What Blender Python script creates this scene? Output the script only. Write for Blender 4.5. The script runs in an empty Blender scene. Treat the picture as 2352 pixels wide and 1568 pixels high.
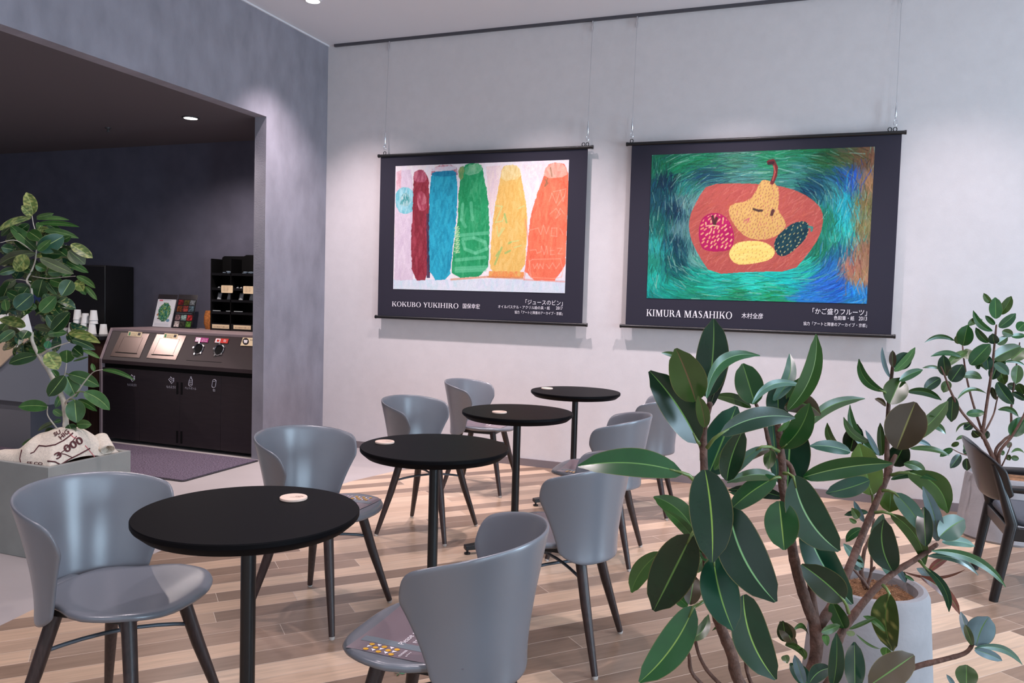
import bpy, bmesh, math, random
import numpy as np
from mathutils import Vector, Matrix

random.seed(11)
RNG = np.random.default_rng(5)
SC = bpy.context.scene
COL = SC.collection
PI = math.pi

# ------------------------------------------------------------------ camera, world, light, exposure
F_PX, YAW, PITCH, ROLL = 1824.0, -0.3616, -0.0533, 0.0283
CAM = np.array([0.0, 0.0, 1.3])
fw = np.array([math.sin(YAW) * math.cos(PITCH), math.cos(YAW) * math.cos(PITCH), math.sin(PITCH)])
rt = np.array([math.cos(YAW), -math.sin(YAW), 0.0])
up = np.cross(rt, fw)
rt, up = math.cos(ROLL) * rt + math.sin(ROLL) * up, -math.sin(ROLL) * rt + math.cos(ROLL) * up
cam_data = bpy.data.cameras.new('camera')
cam_data.sensor_width = 36
cam_data.lens = F_PX / 2352 * 36
cam_data.clip_start = 0.05
cam = bpy.data.objects.new('camera', cam_data)
COL.objects.link(cam)
M = Matrix.Identity(4)
for i in range(3):
    M[i][0], M[i][1], M[i][2], M[i][3] = rt[i], up[i], -fw[i], CAM[i]
cam.matrix_world = M
SC.camera = cam

SC.view_settings.view_transform = 'Standard'
SC.view_settings.look = 'None'
SC.view_settings.gamma = 1.0
SC.view_settings.use_curve_mapping = False
SC.view_settings.exposure = 0.0

W = bpy.data.worlds.new('daylight')
SC.world = W
W.use_nodes = True
W.node_tree.nodes['Background'].inputs[0].default_value = (0.75, 0.86, 1.0, 1)
W.node_tree.nodes['Background'].inputs[1].default_value = 1.0

ROOM_X0, ROOM_X1, ROOM_Y0, ROOM_Y1, ROOM_Z = -3.936, 4.2, -3.2, 5.82, 3.394
HEAD_Z, OPEN_Y, WALL_T = 2.625, 5.02, 0.105
ALC_X0, ALC_Y0 = -9.0, -0.6
ALC_X1 = ROOM_X0 - WALL_T


def area(name, loc, aim, sx, sy, power, col, spread=PI):
    l = bpy.data.lights.new(name, 'AREA')
    l.shape = 'RECTANGLE'
    l.size, l.size_y, l.energy, l.color, l.spread = sx, sy, power, col, spread
    o = bpy.data.objects.new(name, l)
    COL.objects.link(o)
    o.location = loc
    o.rotation_euler = Vector(aim).to_track_quat('-Z', 'Y').to_euler()
    return o


def spot(name, loc, aim, power, col, ang=100, blend=.6, r=.04):
    l = bpy.data.lights.new(name, 'SPOT')
    l.energy, l.color, l.spot_size, l.spot_blend, l.shadow_soft_size = power, col, math.radians(ang), blend, r
    o = bpy.data.objects.new(name, l)
    COL.objects.link(o)
    o.location = loc
    o.rotation_euler = Vector(aim).to_track_quat('-Z', 'Y').to_euler()
    return o


WIN = [(-1.1, -0.2), (0.9, 1.5), (3.3, 4.3)]
for i, (a, b) in enumerate(WIN):
    area('window_daylight', (ROOM_X1 + .16, (a + b) / 2, 1.22), (-1, 0, -.0), b - a, 2.2, 150 * (b - a), (.58, .80, 1.0))
FILL_WIN = [(-3.0, -1.0), (-.8, 1.2), (1.4, 3.2)]  # unseen windows behind the camera, added as weak fill light
for i, (a, b) in enumerate(FILL_WIN):
    area('window_daylight', ((a + b) / 2, ROOM_Y0 - .16, 1.22), (0, 1, 0), b - a, 2.2, 4, (.80, .90, 1.0))
WARM = (1.0, .85, .90)
LAMPS = [(-3.45, 4.9), (-1.95, 4.9), (-.55, 4.9), (.85, 4.9), (2.6, 4.2),
         (-2.6, 2.7), (-.9, 2.7), (.9, 2.7), (2.4, 2.7), (-2.6, .4), (0, .4), (2.2, .4)]
for x, y in LAMPS:
    spot('ceiling_lamp', (x, y, ROOM_Z - .02), (0, .14 if y > 4 else 0, -1), (125 if x > .5 else 265) if y > 4 else (45 if x > .5 else 100), WARM, 88 if y > 4 else 112, 1.0 if y > 4 else .55)
for x, y, e in [(-4.553, 4.904, 100), (-7.38, 3.28, 135), (-6.0, 2.4, 100)]:
    spot('alcove_lamp', (x, y, HEAD_Z - .02), (0, 0, -1), e * 1.25, (1, .86, .82), 150, .8)


# ------------------------------------------------------------------ helpers
def at(px, py, depth):
    return CAM + depth * (fw + rt * ((px - 1176) / F_PX) - up * ((py - 784) / F_PX))


def on_plane(px, py, ax, val):
    d = fw + rt * ((px - 1176) / F_PX) - up * ((py - 784) / F_PX)
    return CAM + d * ((val - CAM[ax]) / d[ax])


def lin(c):
    c = np.asarray(c, float)
    return np.where(c <= .04045, c / 12.92, ((c + .055) / 1.055) ** 2.4)


def s255(*c):
    return tuple(lin(np.array(c) / 255.0))


def mat(name, col, rough=.5, spec=.5, metal=0, noise=0, nscale=8, bump=0, bscale=200, attr=None, trans=0, stretch=None, coat=0):
    m = bpy.data.materials.new(name)
    m.use_nodes = True
    nt = m.node_tree
    b = nt.nodes['Principled BSDF']
    b.inputs['Base Color'].default_value = (*col[:3], 1)
    b.inputs['Roughness'].default_value = rough
    b.inputs['Specular IOR Level'].default_value = spec
    b.inputs['Metallic'].default_value = metal
    b.inputs['Transmission Weight'].default_value = trans
    b.inputs['Coat Weight'].default_value = coat
    tc = nt.nodes.new('ShaderNodeTexCoord')
    src = tc.outputs['Object']
    if stretch:
        mp = nt.nodes.new('ShaderNodeMapping')
        mp.inputs['Scale'].default_value = stretch
        nt.links.new(src, mp.inputs[0])
        src = mp.outputs[0]
    base = None
    if attr:
        a = nt.nodes.new('ShaderNodeAttribute')
        a.attribute_name = attr
        base = a.outputs['Color']
        nt.links.new(base, b.inputs['Base Color'])
    if noise:
        n = nt.nodes.new('ShaderNodeTexNoise')
        n.inputs['Scale'].default_value = nscale
        n.inputs['Detail'].default_value = 6
        nt.links.new(src, n.inputs['Vector'])
        mr = nt.nodes.new('ShaderNodeMapRange')
        mr.inputs[1].default_value, mr.inputs[2].default_value = .3, .7
        mr.inputs[3].default_value, mr.inputs[4].default_value = 1 - noise, 1 + noise
        nt.links.new(n.outputs[0], mr.inputs[0])
        mx = nt.nodes.new('ShaderNodeVectorMath')
        mx.operation = 'SCALE'
        if base is not None:
            nt.links.new(base, mx.inputs[0])
        else:
            mx.inputs[0].default_value = col[:3]
        nt.links.new(mr.outputs[0], mx.inputs['Scale'])
        nt.links.new(mx.outputs[0], b.inputs['Base Color'])
    if bump:
        n2 = nt.nodes.new('ShaderNodeTexNoise')
        n2.inputs['Scale'].default_value = bscale
        n2.inputs['Detail'].default_value = 4
        nt.links.new(src, n2.inputs['Vector'])
        bp = nt.nodes.new('ShaderNodeBump')
        bp.inputs['Strength'].default_value = bump
        bp.inputs['Distance'].default_value = .004
        nt.links.new(n2.outputs[0], bp.inputs['Height'])
        nt.links.new(bp.outputs[0], b.inputs['Normal'])
    return m


def emit(name, col, s):
    m = bpy.data.materials.new(name)
    m.use_nodes = True
    nt = m.node_tree
    nt.nodes.clear()
    e = nt.nodes.new('ShaderNodeEmission')
    e.inputs[0].default_value = (*col, 1)
    e.inputs[1].default_value = s
    o = nt.nodes.new('ShaderNodeOutputMaterial')
    nt.links.new(e.outputs[0], o.inputs[0])
    return m


def wood_floor():
    m = bpy.data.materials.new('wood_planks')
    m.use_nodes = True
    nt = m.node_tree
    L = nt.links.new
    b = nt.nodes['Principled BSDF']
    tc = nt.nodes.new('ShaderNodeTexCoord')
    mp = nt.nodes.new('ShaderNodeMapping')
    mp.inputs['Rotation'].default_value = (0, 0, math.radians(-47))
    L(tc.outputs['Object'], mp.inputs[0])
    br = nt.nodes.new('ShaderNodeTexBrick')
    br.offset = 0
    br.squash = 1
    br.inputs['Color1'].default_value = (0, 0, 0, 1)
    br.inputs['Color2'].default_value = (1, 1, 1, 1)
    br.inputs['Mortar'].default_value = (0, 0, 0, 1)
    br.inputs['Scale'].default_value = 1
    br.inputs['Mortar Size'].default_value = .0016
    br.inputs['Mortar Smooth'].default_value = .3
    br.inputs['Bias'].default_value = 0
    br.inputs['Brick Width'].default_value = 1.15
    br.inputs['Row Height'].default_value = .108
    sx = nt.nodes.new('ShaderNodeSeparateXYZ')
    L(mp.outputs[0], sx.inputs[0])
    m1 = nt.nodes.new('ShaderNodeMath')
    m1.operation = 'DIVIDE'
    L(sx.outputs[1], m1.inputs[0])
    m1.inputs[1].default_value = .108
    m2 = nt.nodes.new('ShaderNodeMath')
    m2.operation = 'FLOOR'
    L(m1.outputs[0], m2.inputs[0])
    wn = nt.nodes.new('ShaderNodeTexWhiteNoise')
    wn.noise_dimensions = '1D'
    L(m2.outputs[0], wn.inputs['W'])
    m3 = nt.nodes.new('ShaderNodeMath')
    m3.operation = 'MULTIPLY_ADD'
    L(wn.outputs['Value'], m3.inputs[0])
    m3.inputs[1].default_value = 3.0
    L(sx.outputs[0], m3.inputs[2])
    cx = nt.nodes.new('ShaderNodeCombineXYZ')
    L(m3.outputs[0], cx.inputs[0])
    L(sx.outputs[1], cx.inputs[1])
    L(cx.outputs[0], br.inputs['Vector'])
    mp2 = nt.nodes.new('ShaderNodeMapping')
    mp2.inputs['Scale'].default_value = (1.6, 26, 1)
    L(mp.outputs[0], mp2.inputs[0])
    n = nt.nodes.new('ShaderNodeTexNoise')
    n.inputs['Scale'].default_value = 2.5
    n.inputs['Detail'].default_value = 8
    n.inputs['Distortion'].default_value = .6
    L(mp2.outputs[0], n.inputs['Vector'])
    mr = nt.nodes.new('ShaderNodeMapRange')
    mr.inputs[1].default_value, mr.inputs[2].default_value, mr.inputs[3].default_value, mr.inputs[4].default_value = .3, .7, .84, 1.12
    L(n.outputs[0], mr.inputs[0])
    sc = nt.nodes.new('ShaderNodeVectorMath')
    sc.operation = 'SCALE'
    cr = nt.nodes.new('ShaderNodeValToRGB')
    el = cr.color_ramp.elements
    el[0].position, el[0].color = 0, (*s255(128, 105, 88), 1)
    el[1].position, el[1].color = 1, (*s255(216, 188, 162), 1)
    for ps, c in ((.33, (150, 125, 106)), (.56, (160, 135, 116)), (.63, (198, 168, 142))):
        e = el.new(ps)
        e.color = (*s255(*c), 1)
    L(br.outputs['Color'], cr.inputs[0])
    mx = nt.nodes.new('ShaderNodeMix')
    mx.data_type = 'RGBA'
    mx.inputs[7].default_value = (*s255(214, 194, 176), 1)  # pale seams: light caught on the plank bevels, put into the colour
    L(br.outputs['Fac'], mx.inputs[0])
    L(cr.outputs[0], mx.inputs[6])
    L(mx.outputs[2], sc.inputs[0])
    L(mr.outputs[0], sc.inputs['Scale'])
    L(sc.outputs[0], b.inputs['Base Color'])
    b.inputs['Roughness'].default_value = .30
    b.inputs['Specular IOR Level'].default_value = .5
    bp = nt.nodes.new('ShaderNodeBump')
    bp.inputs['Strength'].default_value = .6
    bp.inputs['Distance'].default_value = .002
    bp.invert = True
    L(br.outputs['Fac'], bp.inputs['Height'])
    L(bp.outputs[0], b.inputs['Normal'])
    return m


MT = {}
MT['wood'] = wood_floor()
MT['tile'] = mat('grey_floor_tile', s255(172, 165, 164), .42, .4, noise=.05, nscale=3)
MT['wall'] = mat('pale_wall_paper', s255(214, 208, 208), .85, .2, noise=.025, nscale=14, bump=.25, bscale=260)
MT['ceil'] = mat('white_ceiling', s255(222, 222, 226), .9, .2, bump=.1, bscale=300)
MT['grey'] = mat('mottled_grey_wall', s255(142, 140, 149), .85, .2, noise=.13, nscale=5, bump=.2, bscale=120, stretch=(1, 1.6, .8))
MT['jamb'] = mat('grey_jamb', s255(126, 124, 136), .8, .2)
MT['alc'] = mat('dark_alcove_wall', s255(89, 89, 104), .85, .2, noise=.10, nscale=6, bump=.15, bscale=150)
MT['alcc'] = mat('dark_alcove_ceiling', s255(96, 90, 94), .9, .2)
MT['skirt'] = mat('grey_skirting', s255(122, 112, 114), .6)
MT['rail'] = mat('dark_rail', s255(84, 82, 88), .5, .5, .3)
MT['frame'] = mat('window_frame_metal', s255(60, 60, 64), .4, .5, .6)
MT['plastic'] = mat('grey_chair_plastic', s255(110, 113, 120), .27, .9, bump=.06, bscale=900)
MT['leg'] = mat('dark_stained_wood', s255(54, 40, 38), .42, .5, noise=.35, nscale=30, stretch=(6, 6, .6))
MT['rod'] = mat('grey_rod', s255(92, 98, 106), .4, .5, .3)
MT['glide'] = mat('clear_glide', s255(196, 190, 184), .4)
MT['black'] = mat('black_table', s255(12, 11, 13), .5, .06, bump=.04, bscale=700)
MT['blackm'] = mat('black_metal', s255(18, 18, 20), .38, .5)
MT['coaster'] = mat('birch_coaster', s255(236, 208, 190), .6, .3, noise=.05, nscale=30)
MT['ink'] = mat('brown_ink', s255(120, 90, 76), .7)
MT['banner'] = mat('black_banner_cloth', s255(46, 44, 56), .75, .25, bump=.08, bscale=900)
MT['print'] = mat('printed_art', (.5, .5, .5), .7, .2, attr='Col')
MT['white'] = mat('white_print', s255(245, 240, 244), .6, .3)
MT['chrome'] = mat('chrome', (.8, .8, .82), .15, .5, 1)
MT['wire'] = mat('thin_wire', (.5, .5, .52), .3, .5, .9)
MT['conc'] = mat('concrete', s255(148, 146, 148), .8, .25, noise=.10, nscale=9, bump=.25, bscale=60)
MT['planter'] = mat('grey_planter', s255(150, 152, 148), .65, .3, noise=.08, nscale=7, bump=.1, bscale=60)
MT['soil'] = mat('coir_mulch', s255(150, 112, 84), .95, .1, noise=.4, nscale=60, bump=1, bscale=150)
MT['bark'] = mat('brown_bark', s255(98, 72, 62), .75, .3, noise=.35, nscale=60, bump=.8, bscale=140)
MT['pbark'] = mat('pale_bark', s255(188, 180, 166), .75, .3, noise=.25, nscale=30, bump=.6, bscale=90)
MT['leafd'] = mat('rubber_leaf', (.1, .3, .1), .26, .5, attr='Col', noise=.10, nscale=30)
MT['leafl'] = mat('ficus_leaf', (.1, .3, .1), .36, .5, attr='Col', noise=.16, nscale=40)
MT['leafdry'] = mat('leaf_scrap', s255(60, 120, 84), .6)
MT['mat'] = mat('purple_grey_mat', s255(98, 88, 102), .95, .1, noise=.6, nscale=95, bump=.8, bscale=260)
MT['matedge'] = mat('mat_rubber_edge', s255(40, 36, 40), .7)
MT['cabd'] = mat('dark_brown_laminate', s255(42, 34, 38), .45, .4, noise=.12, nscale=8, stretch=(1, 1, 8))
MT['cabs'] = mat('brown_fascia', s255(58, 47, 49), .4, .4)
MT['cabl'] = mat('mauve_laminate', s255(150, 132, 136), .5, .4, noise=.06, nscale=10)
MT['bronze'] = mat('bronze_plate', s255(116, 99, 94), .22, .8, .6)
MT['dark'] = mat('black_void', s255(8, 8, 9), .6, .2)
MT['cream'] = mat('cream_label', s255(240, 218, 180), .6)
MT['pink'] = mat('purple_label', s255(176, 60, 130), .5)
MT['red'] = mat('red_label', s255(214, 60, 52), .5)
MT['green'] = mat('green_ink', s255(60, 130, 90), .5)
MT['icon'] = mat('pale_icon_print', s255(206, 204, 216), .6)
MT['acr'] = mat('clear_acrylic', (.95, .95, .97), .05, .5, trans=1)
MT['cup'] = mat('white_paper_cup', s255(236, 236, 236), .7, .3)
MT['machine'] = mat('black_machine', s255(16, 16, 18), .35, .5)
MT['screen'] = mat('blue_screen', s255(50, 66, 110), .15, .5)
MT['counter'] = mat('blue_grey_counter', s255(112, 118, 130), .6, .3)
MT['beige'] = mat('beige_panel', s255(190, 170, 150), .6, .3, noise=.05, nscale=30)
MT['plinth'] = mat('grey_plinth', s255(98, 100, 108), .6, .3)
MT['walnut'] = mat('dark_walnut', s255(66, 42, 36), .5, .4, noise=.3, nscale=8, stretch=(5, 5, .6))
MT['burlap'] = mat('burlap_cloth', s255(238, 226, 210), .95, .1, noise=.10, nscale=90, bump=1, bscale=320)
MT['bink'] = mat('burlap_brown_ink', s255(92, 56, 58), .9, .1)
MT['bred'] = mat('burlap_red_ink', s255(206, 120, 124), .9, .1)
MT['sugar'] = mat('sugar_sachet', s255(170, 176, 180), .5, .3)
MT['creamer'] = mat('creamer_pot', s255(150, 168, 186), .4, .4)
MT['wicker'] = mat('orange_wicker', s255(176, 110, 60), .8, .2, noise=.4, nscale=80)
MT['sticker'] = mat('mauve_sticker', s255(128, 112, 118), .22, .5)
MT['band'] = mat('blue_grey_band', s255(120, 130, 138), .3, .5)
MT['yel'] = mat('amber_dot', s255(230, 172, 50), .4)
MT['seatpad'] = mat('grey_seat_pad', s255(84, 88, 96), .7, .3)
MT['armblk'] = mat('black_lacquer', s255(24, 22, 24), .3, .5)
MT['lampw'] = emit('lit_lamp', (1, .93, .88), 9)
MT['lamprim'] = mat('lamp_rim', s255(60, 58, 60), .5)
MT['lamprimw'] = mat('lamp_rim_white', s255(220, 220, 222), .5)


class MB:
    """collects vertices and faces of one mesh"""

    def __init__(s):
        s.v, s.f, s.c, s.mi, s.cur = [], [], [], [], 0

    def add(s, vs, fs, cols=None):
        o = len(s.v)
        s.v += [tuple(map(float, p)) for p in vs]
        s.f += [tuple(i + o for i in f) for f in fs]
        s.mi += [s.cur] * len(fs)
        s.c += list(cols) if cols is not None else [(1, 1, 1)] * len(vs)
        return s

    def box(s, x0, x1, y0, y1, z0, z1):
        v = [(x, y, z) for z in (z0, z1) for y in (y0, y1) for x in (x0, x1)]
        return s.add(v, [(0, 2, 3, 1), (4, 5, 7, 6), (0, 1, 5, 4), (2, 6, 7, 3), (0, 4, 6, 2), (1, 3, 7, 5)])

    def prism(s, poly, d0, d1=None):
        """poly: 3-D points of a planar outline, d0: extrusion vector"""
        d0 = np.array(d0, float)
        n = len(poly)
        a = [np.array(p, float) for p in poly]
        return s.add(a + [p + d0 for p in a], [tuple(range(n))[::-1], tuple(range(n, 2 * n))] + [(i, (i + 1) % n, n + (i + 1) % n, n + i) for i in range(n)])

    def tube(s, pts, rads, n=10, cap=True):
        pts = [np.array(p, float) for p in pts]
        if not hasattr(rads, '__len__'):
            rads = [rads] * len(pts)
        vs, fs = [], []
        ref = None
        for i, p in enumerate(pts):
            d = pts[min(i + 1, len(pts) - 1)] - pts[max(i - 1, 0)]
            d /= np.linalg.norm(d) + 1e-12
            if ref is None:
                ref = np.array([1, 0, 0]) if abs(d[0]) < .8 else np.array([0, 1, 0])
            a = np.cross(d, ref)
            a /= np.linalg.norm(a)
            b = np.cross(d, a)
            ref = -b if False else ref
            for k in range(n):
                t = 2 * PI * k / n
                vs.append(p + rads[i] * (math.cos(t) * a + math.sin(t) * b))
        for i in range(len(pts) - 1):
            for k in range(n):
                fs.append((i * n + k, i * n + (k + 1) % n, (i + 1) * n + (k + 1) % n, (i + 1) * n + k))
        if cap:
            fs += [tuple(range(n))[::-1], tuple(range((len(pts) - 1) * n, len(pts) * n))]
        return s.add(vs, fs)

    def lathe(s, prof, c=(0, 0, 0), n=48, sx=1, sy=1, cap0=True, cap1=True):
        vs, fs = [], []
        for r, z in prof:
            for k in range(n):
                t = 2 * PI * k / n
                vs.append((c[0] + r * sx * math.cos(t), c[1] + r * sy * math.sin(t), c[2] + z))
        for i in range(len(prof) - 1):
            for k in range(n):
                fs.append((i * n + k, i * n + (k + 1) % n, (i + 1) * n + (k + 1) % n, (i + 1) * n + k))
        if cap0:
            fs.append(tuple(range(n))[::-1])
        if cap1:
            fs.append(tuple(range((len(prof) - 1) * n, len(prof) * n)))
        return s.add(vs, fs)

    def build(s, name, mats, parent=None, smooth=None, bevel=0, col=False, subsurf=0, solid=0):
        me = bpy.data.meshes.new(name)
        off = np.array(parent_loc(parent)) if parent is not None else np.zeros(3)
        me.from_pydata([tuple(np.array(p) - off) for p in s.v] if parent is not None else s.v, [], s.f)
        me.update()
        if not isinstance(mats, (list, tuple)):
            mats = [mats]
        for m in mats:
            me.materials.append(m)
        if len(mats) > 1:
            me.polygons.foreach_set('material_index', s.mi)
        if col:
            a = me.color_attributes.new('Col', 'FLOAT_COLOR', 'POINT')
            arr = np.ones((len(s.v), 4), np.float32)
            arr[:, :3] = np.array(s.c)
            a.data.foreach_set('color', arr.ravel())
        if smooth is not None:
            me.polygons.foreach_set('use_smooth', [True] * len(me.polygons))
            if smooth < 179:
                me.set_sharp_from_angle(angle=math.radians(smooth))
        o = bpy.data.objects.new(name, me)
        COL.objects.link(o)
        if parent is not None:
            o.parent = parent
        if solid:
            md = o.modifiers.new('thick', 'SOLIDIFY')
            md.thickness = solid
            md.offset = 0
        if bevel:
            md = o.modifiers.new('bevel', 'BEVEL')
            md.width = bevel
            md.segments = 3
            md.limit_method = 'ANGLE'
            md.angle_limit = math.radians(40)
            me.polygons.foreach_set('use_smooth', [True] * len(me.polygons))
            me.set_sharp_from_angle(angle=math.radians(50))
        if subsurf:
            md = o.modifiers.new('sub', 'SUBSURF')
            md.levels = md.render_levels = subsurf
        return o


def parent_loc(p):
    t = np.zeros(3)
    while p is not None:
        t = t + np.array(p.location)
        p = p.parent
    return t


def tag(o, label, cat, group=None, kind=None):
    o['label'] = label
    o['category'] = cat
    if group:
        o['group'] = group
    if kind:
        o['kind'] = kind
    return o


def thing(name, loc, label, cat, group=None):
    o = bpy.data.objects.new(name, None)
    o.empty_display_size = .1
    COL.objects.link(o)
    o.location = loc
    return tag(o, label, cat, group)


def struct(o, label=None, cat=None):
    o['kind'] = 'structure'
    if label:
        o['label'] = label
        o['category'] = cat
    return o


def copy_tree(o, parent=None, **props):
    c = o.copy()
    COL.objects.link(c)
    if parent is not None:
        c.parent = parent
    for k, v in props.items():
        c[k] = v
    for ch in o.children:
        copy_tree(ch, c)
    return c


def text_mb(body, origin, U, V, height=None, width=None, mb=None, align='L', warp=None, bold=0):
    """lettering as flat mesh: origin = lower left of the text box, U right, V up (unit vectors)"""
    cu = bpy.data.curves.new('t', 'FONT')
    cu.body = body
    cu.size = 1
    cu.resolution_u = 3
    cu.offset = bold
    ob = bpy.data.objects.new('t', cu)
    COL.objects.link(ob)
    bpy.context.view_layer.update()
    me = bpy.data.meshes.new_from_object(ob.evaluated_get(bpy.context.evaluated_depsgraph_get()))
    vs = np.array([v.co[:] for v in me.vertices]) if len(me.vertices) else np.zeros((0, 3))
    fs = [tuple(p.vertices) for p in me.polygons]
    bpy.data.objects.remove(ob)
    bpy.data.curves.remove(cu)
    bpy.data.meshes.remove(me)
    mb = mb or MB()
    if not len(vs):
        return mb
    lo, hi = vs.min(0), vs.max(0)
    vs = vs - lo
    w, h = hi[0] - lo[0], hi[1] - lo[1]
    sy = height / h if height else width / w
    sx = width / w if width else sy
    x0 = {'L': 0, 'R': -w * sx, 'C': -w * sx / 2}[align]
    O, U, V = np.array(origin, float), np.array(U, float), np.array(V, float)
    P = O + np.outer(vs[:, 0] * sx + x0, U) + np.outer(vs[:, 1] * sy, V)
    if warp:
        P = np.array([warp(p) for p in P])
    mb.add(P, fs)
    return mb


def rrect(cx, cy, hx, hy, r, n=5):
    pts = []
    for sx, sy, a0 in ((1, 1, 0), (-1, 1, 90), (-1, -1, 180), (1, -1, 270)):
        for k in range(n + 1):
            a = math.radians(a0 + 90 * k / n)
            pts.append((cx + sx * (hx - r) + r * math.cos(a), cy + sy * (hy - r) + r * math.sin(a)))
    return pts


# ---- numpy painting of printed matter (flat art, leaflets)
class Paint:
    def __init__(s, w, h, bg):
        s.w, s.h = w, h
        s.a = np.ones((h, w, 3)) * np.array(bg) / 255.0
        s.yy, s.xx = np.mgrid[0:h, 0:w]
        s.X, s.Y = (s.xx + .5) / w, 1 - (s.yy + .5) / h      # 0..1, y up

    def mask(s, poly):
        p = np.asarray(poly, float)
        inside = np.zeros((s.h, s.w), bool)
        j = len(p) - 1
        for i in range(len(p)):
            xi, yi, xj, yj = *p[i], *p[j]
            c = ((yi > s.Y) != (yj > s.Y)) & (s.X < (xj - xi) * (s.Y - yi) / (yj - yi + 1e-12) + xi)
            inside ^= c
            j = i
        return inside

    def fill(s, poly, col, alpha=1, rough=0):
        if rough:
            p = np.asarray(poly, float)
            q = []
            for i in range(len(p)):
                a, b = p[i], p[(i + 1) % len(p)]
                n = max(1, int(np.linalg.norm(b - a) / .02))
                for k in range(n):
                    q.append(a + (b - a) * k / n + RNG.normal(0, rough, 2))
            poly = q
        m = s.mask(poly)
        s.a[m] = s.a[m] * (1 - alpha) + np.array(col) / 255.0 * alpha
        return m

    def stroke(s, x0, y0, x1, y1, wid, col, alpha=.7, clip=None):
        """wid in fraction of width; aspect handled in pixels"""
        ax, ay, bx, by = x0 * s.w, (1 - y0) * s.h, x1 * s.w, (1 - y1) * s.h
        r = wid * s.w
        i0, i1 = int(max(0, min(ax, bx) - r - 1)), int(min(s.w, max(ax, bx) + r + 2))
        j0, j1 = int(max(0, min(ay, by) - r - 1)), int(min(s.h, max(ay, by) + r + 2))
        if i1 <= i0 or j1 <= j0:
            return
        X, Y = s.xx[j0:j1, i0:i1] + .5, s.yy[j0:j1, i0:i1] + .5
        dx, dy = bx - ax, by - ay
        L2 = dx * dx + dy * dy + 1e-9
        t = np.clip(((X - ax) * dx + (Y - ay) * dy) / L2, 0, 1)
        d = np.hypot(X - ax - t * dx, Y - ay - t * dy)
        al = np.clip(r + .5 - d, 0, 1) * alpha
        if clip is not None:
            al = al * clip[j0:j1, i0:i1]
        s.a[j0:j1, i0:i1] = s.a[j0:j1, i0:i1] * (1 - al[..., None]) + np.array(col) / 255.0 * al[..., None]

    def path(s, pts, wid, col, alpha=.8, clip=None):
        for a, b in zip(pts[:-1], pts[1:]):
            s.stroke(*a, *b, wid, col, alpha, clip)

    def noise(s, amt, clip=None):
        n = RNG.normal(0, amt, (s.h, s.w, 1))
        s.a = np.clip(s.a + (n if clip is None else n * clip[..., None]), 0, 1)

    def build(s, name, origin, U, V, m, parent):
        """plane from origin (lower left), U and V full-length edge vectors"""
        w, h = s.w, s.h
        O = np.array(origin, float) - parent_loc(parent)
        gx, gy = np.linspace(0, 1, w), np.linspace(1, 0, h)
        vs = O + gx[None, :, None] * np.array(U) + gy[:, None, None] * np.array(V)
        idx = np.arange(w * h).reshape(h, w)
        q = np.stack([idx[1:, :-1], idx[1:, 1:], idx[:-1, 1:], idx[:-1, :-1]], -1).reshape(-1, 4)
        me = bpy.data.meshes.new(name)
        me.vertices.add(w * h)
        me.vertices.foreach_set('co', vs.reshape(-1).astype(np.float32))
        me.loops.add(len(q) * 4)
        me.loops.foreach_set('vertex_index', q.reshape(-1).astype(np.int32))
        me.polygons.add(len(q))
        me.polygons.foreach_set('loop_start', np.arange(0, len(q) * 4, 4, dtype=np.int32))
        me.update(calc_edges=True)
        a = me.color_attributes.new('Col', 'FLOAT_COLOR', 'POINT')
        arr = np.ones((w * h, 4), np.float32)
        arr[:, :3] = lin(np.clip(s.a, 0, 1)).reshape(-1, 3)
        a.data.foreach_set('color', arr.ravel())
        me.materials.append(m)
        o = bpy.data.objects.new(name, me)
        COL.objects.link(o)
        o.parent = parent
        return o


def homography(src):
    """maps 4 picture corners TL TR BR BL to the unit square (y up)"""
    dst = [(0, 1), (1, 1), (1, 0), (0, 0)]
    A, b = [], []
    for (x, y), (u, v) in zip(src, dst):
        A += [[x, y, 1, 0, 0, 0, -u * x, -u * y], [0, 0, 0, x, y, 1, -v * x, -v * y]]
        b += [u, v]
    h = np.append(np.linalg.solve(np.array(A, float), np.array(b, float)), 1).reshape(3, 3)

    def f(pts):
        p = np.asarray(pts, float)
        q = np.c_[p, np.ones(len(p))] @ h.T
        return q[:, :2] / q[:, 2:]
    return f


def smooth_poly(p, it=2):
    p = np.asarray(p, float)
    for _ in range(it):
        a = np.roll(p, -1, 0)
        p = np.stack([p * .75 + a * .25, p * .25 + a * .75], 1).reshape(-1, 2)
    return p

# ------------------------------------------------------------------ the setting
X0, X1, Y0, Y1, ZC = ROOM_X0, ROOM_X1, ROOM_Y0, ROOM_Y1, ROOM_Z
edge = [(-2.35, -3.2), (-2.40, -1.0), (-2.55, .6), (-2.72, 1.55), (-2.85, 2.10), (-2.945, 2.6), (-3.0, 3.2), (-3.02, 3.7), (-3.0, 4.3), (-2.96, 4.75), (-2.87, 5.11), (-2.76, 5.5), (-2.68, 5.82)]
b = MB()
b.prism([(x, y, 0) for x, y in edge] + [(X1, Y1, 0), (X1, Y0, 0)], (0, 0, -.1))
struct(b.build('floor', MT['wood']), 'diagonal oak plank floor of two brown tones', 'floor')
b = MB()
b.prism([(x, y, 0) for x, y in edge[::-1]] + [(-9.1, Y0, 0), (-9.1, 5.87, 0), (-2.68, 5.87, 0)][0:2] + [(-9.1, 5.82, 0)], (0, 0, -.1))
struct(b.build('floor_tile', MT['tile']), 'pale grey floor beside the oak planks and in the alcove', 'floor')
b = MB()
b.box(X0, X1 + .1, Y1, Y1 + .12, 0, ZC)
struct(b.build('wall_back', MT['wall']), 'pale papered wall behind the two hanging banners', 'wall')
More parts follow.
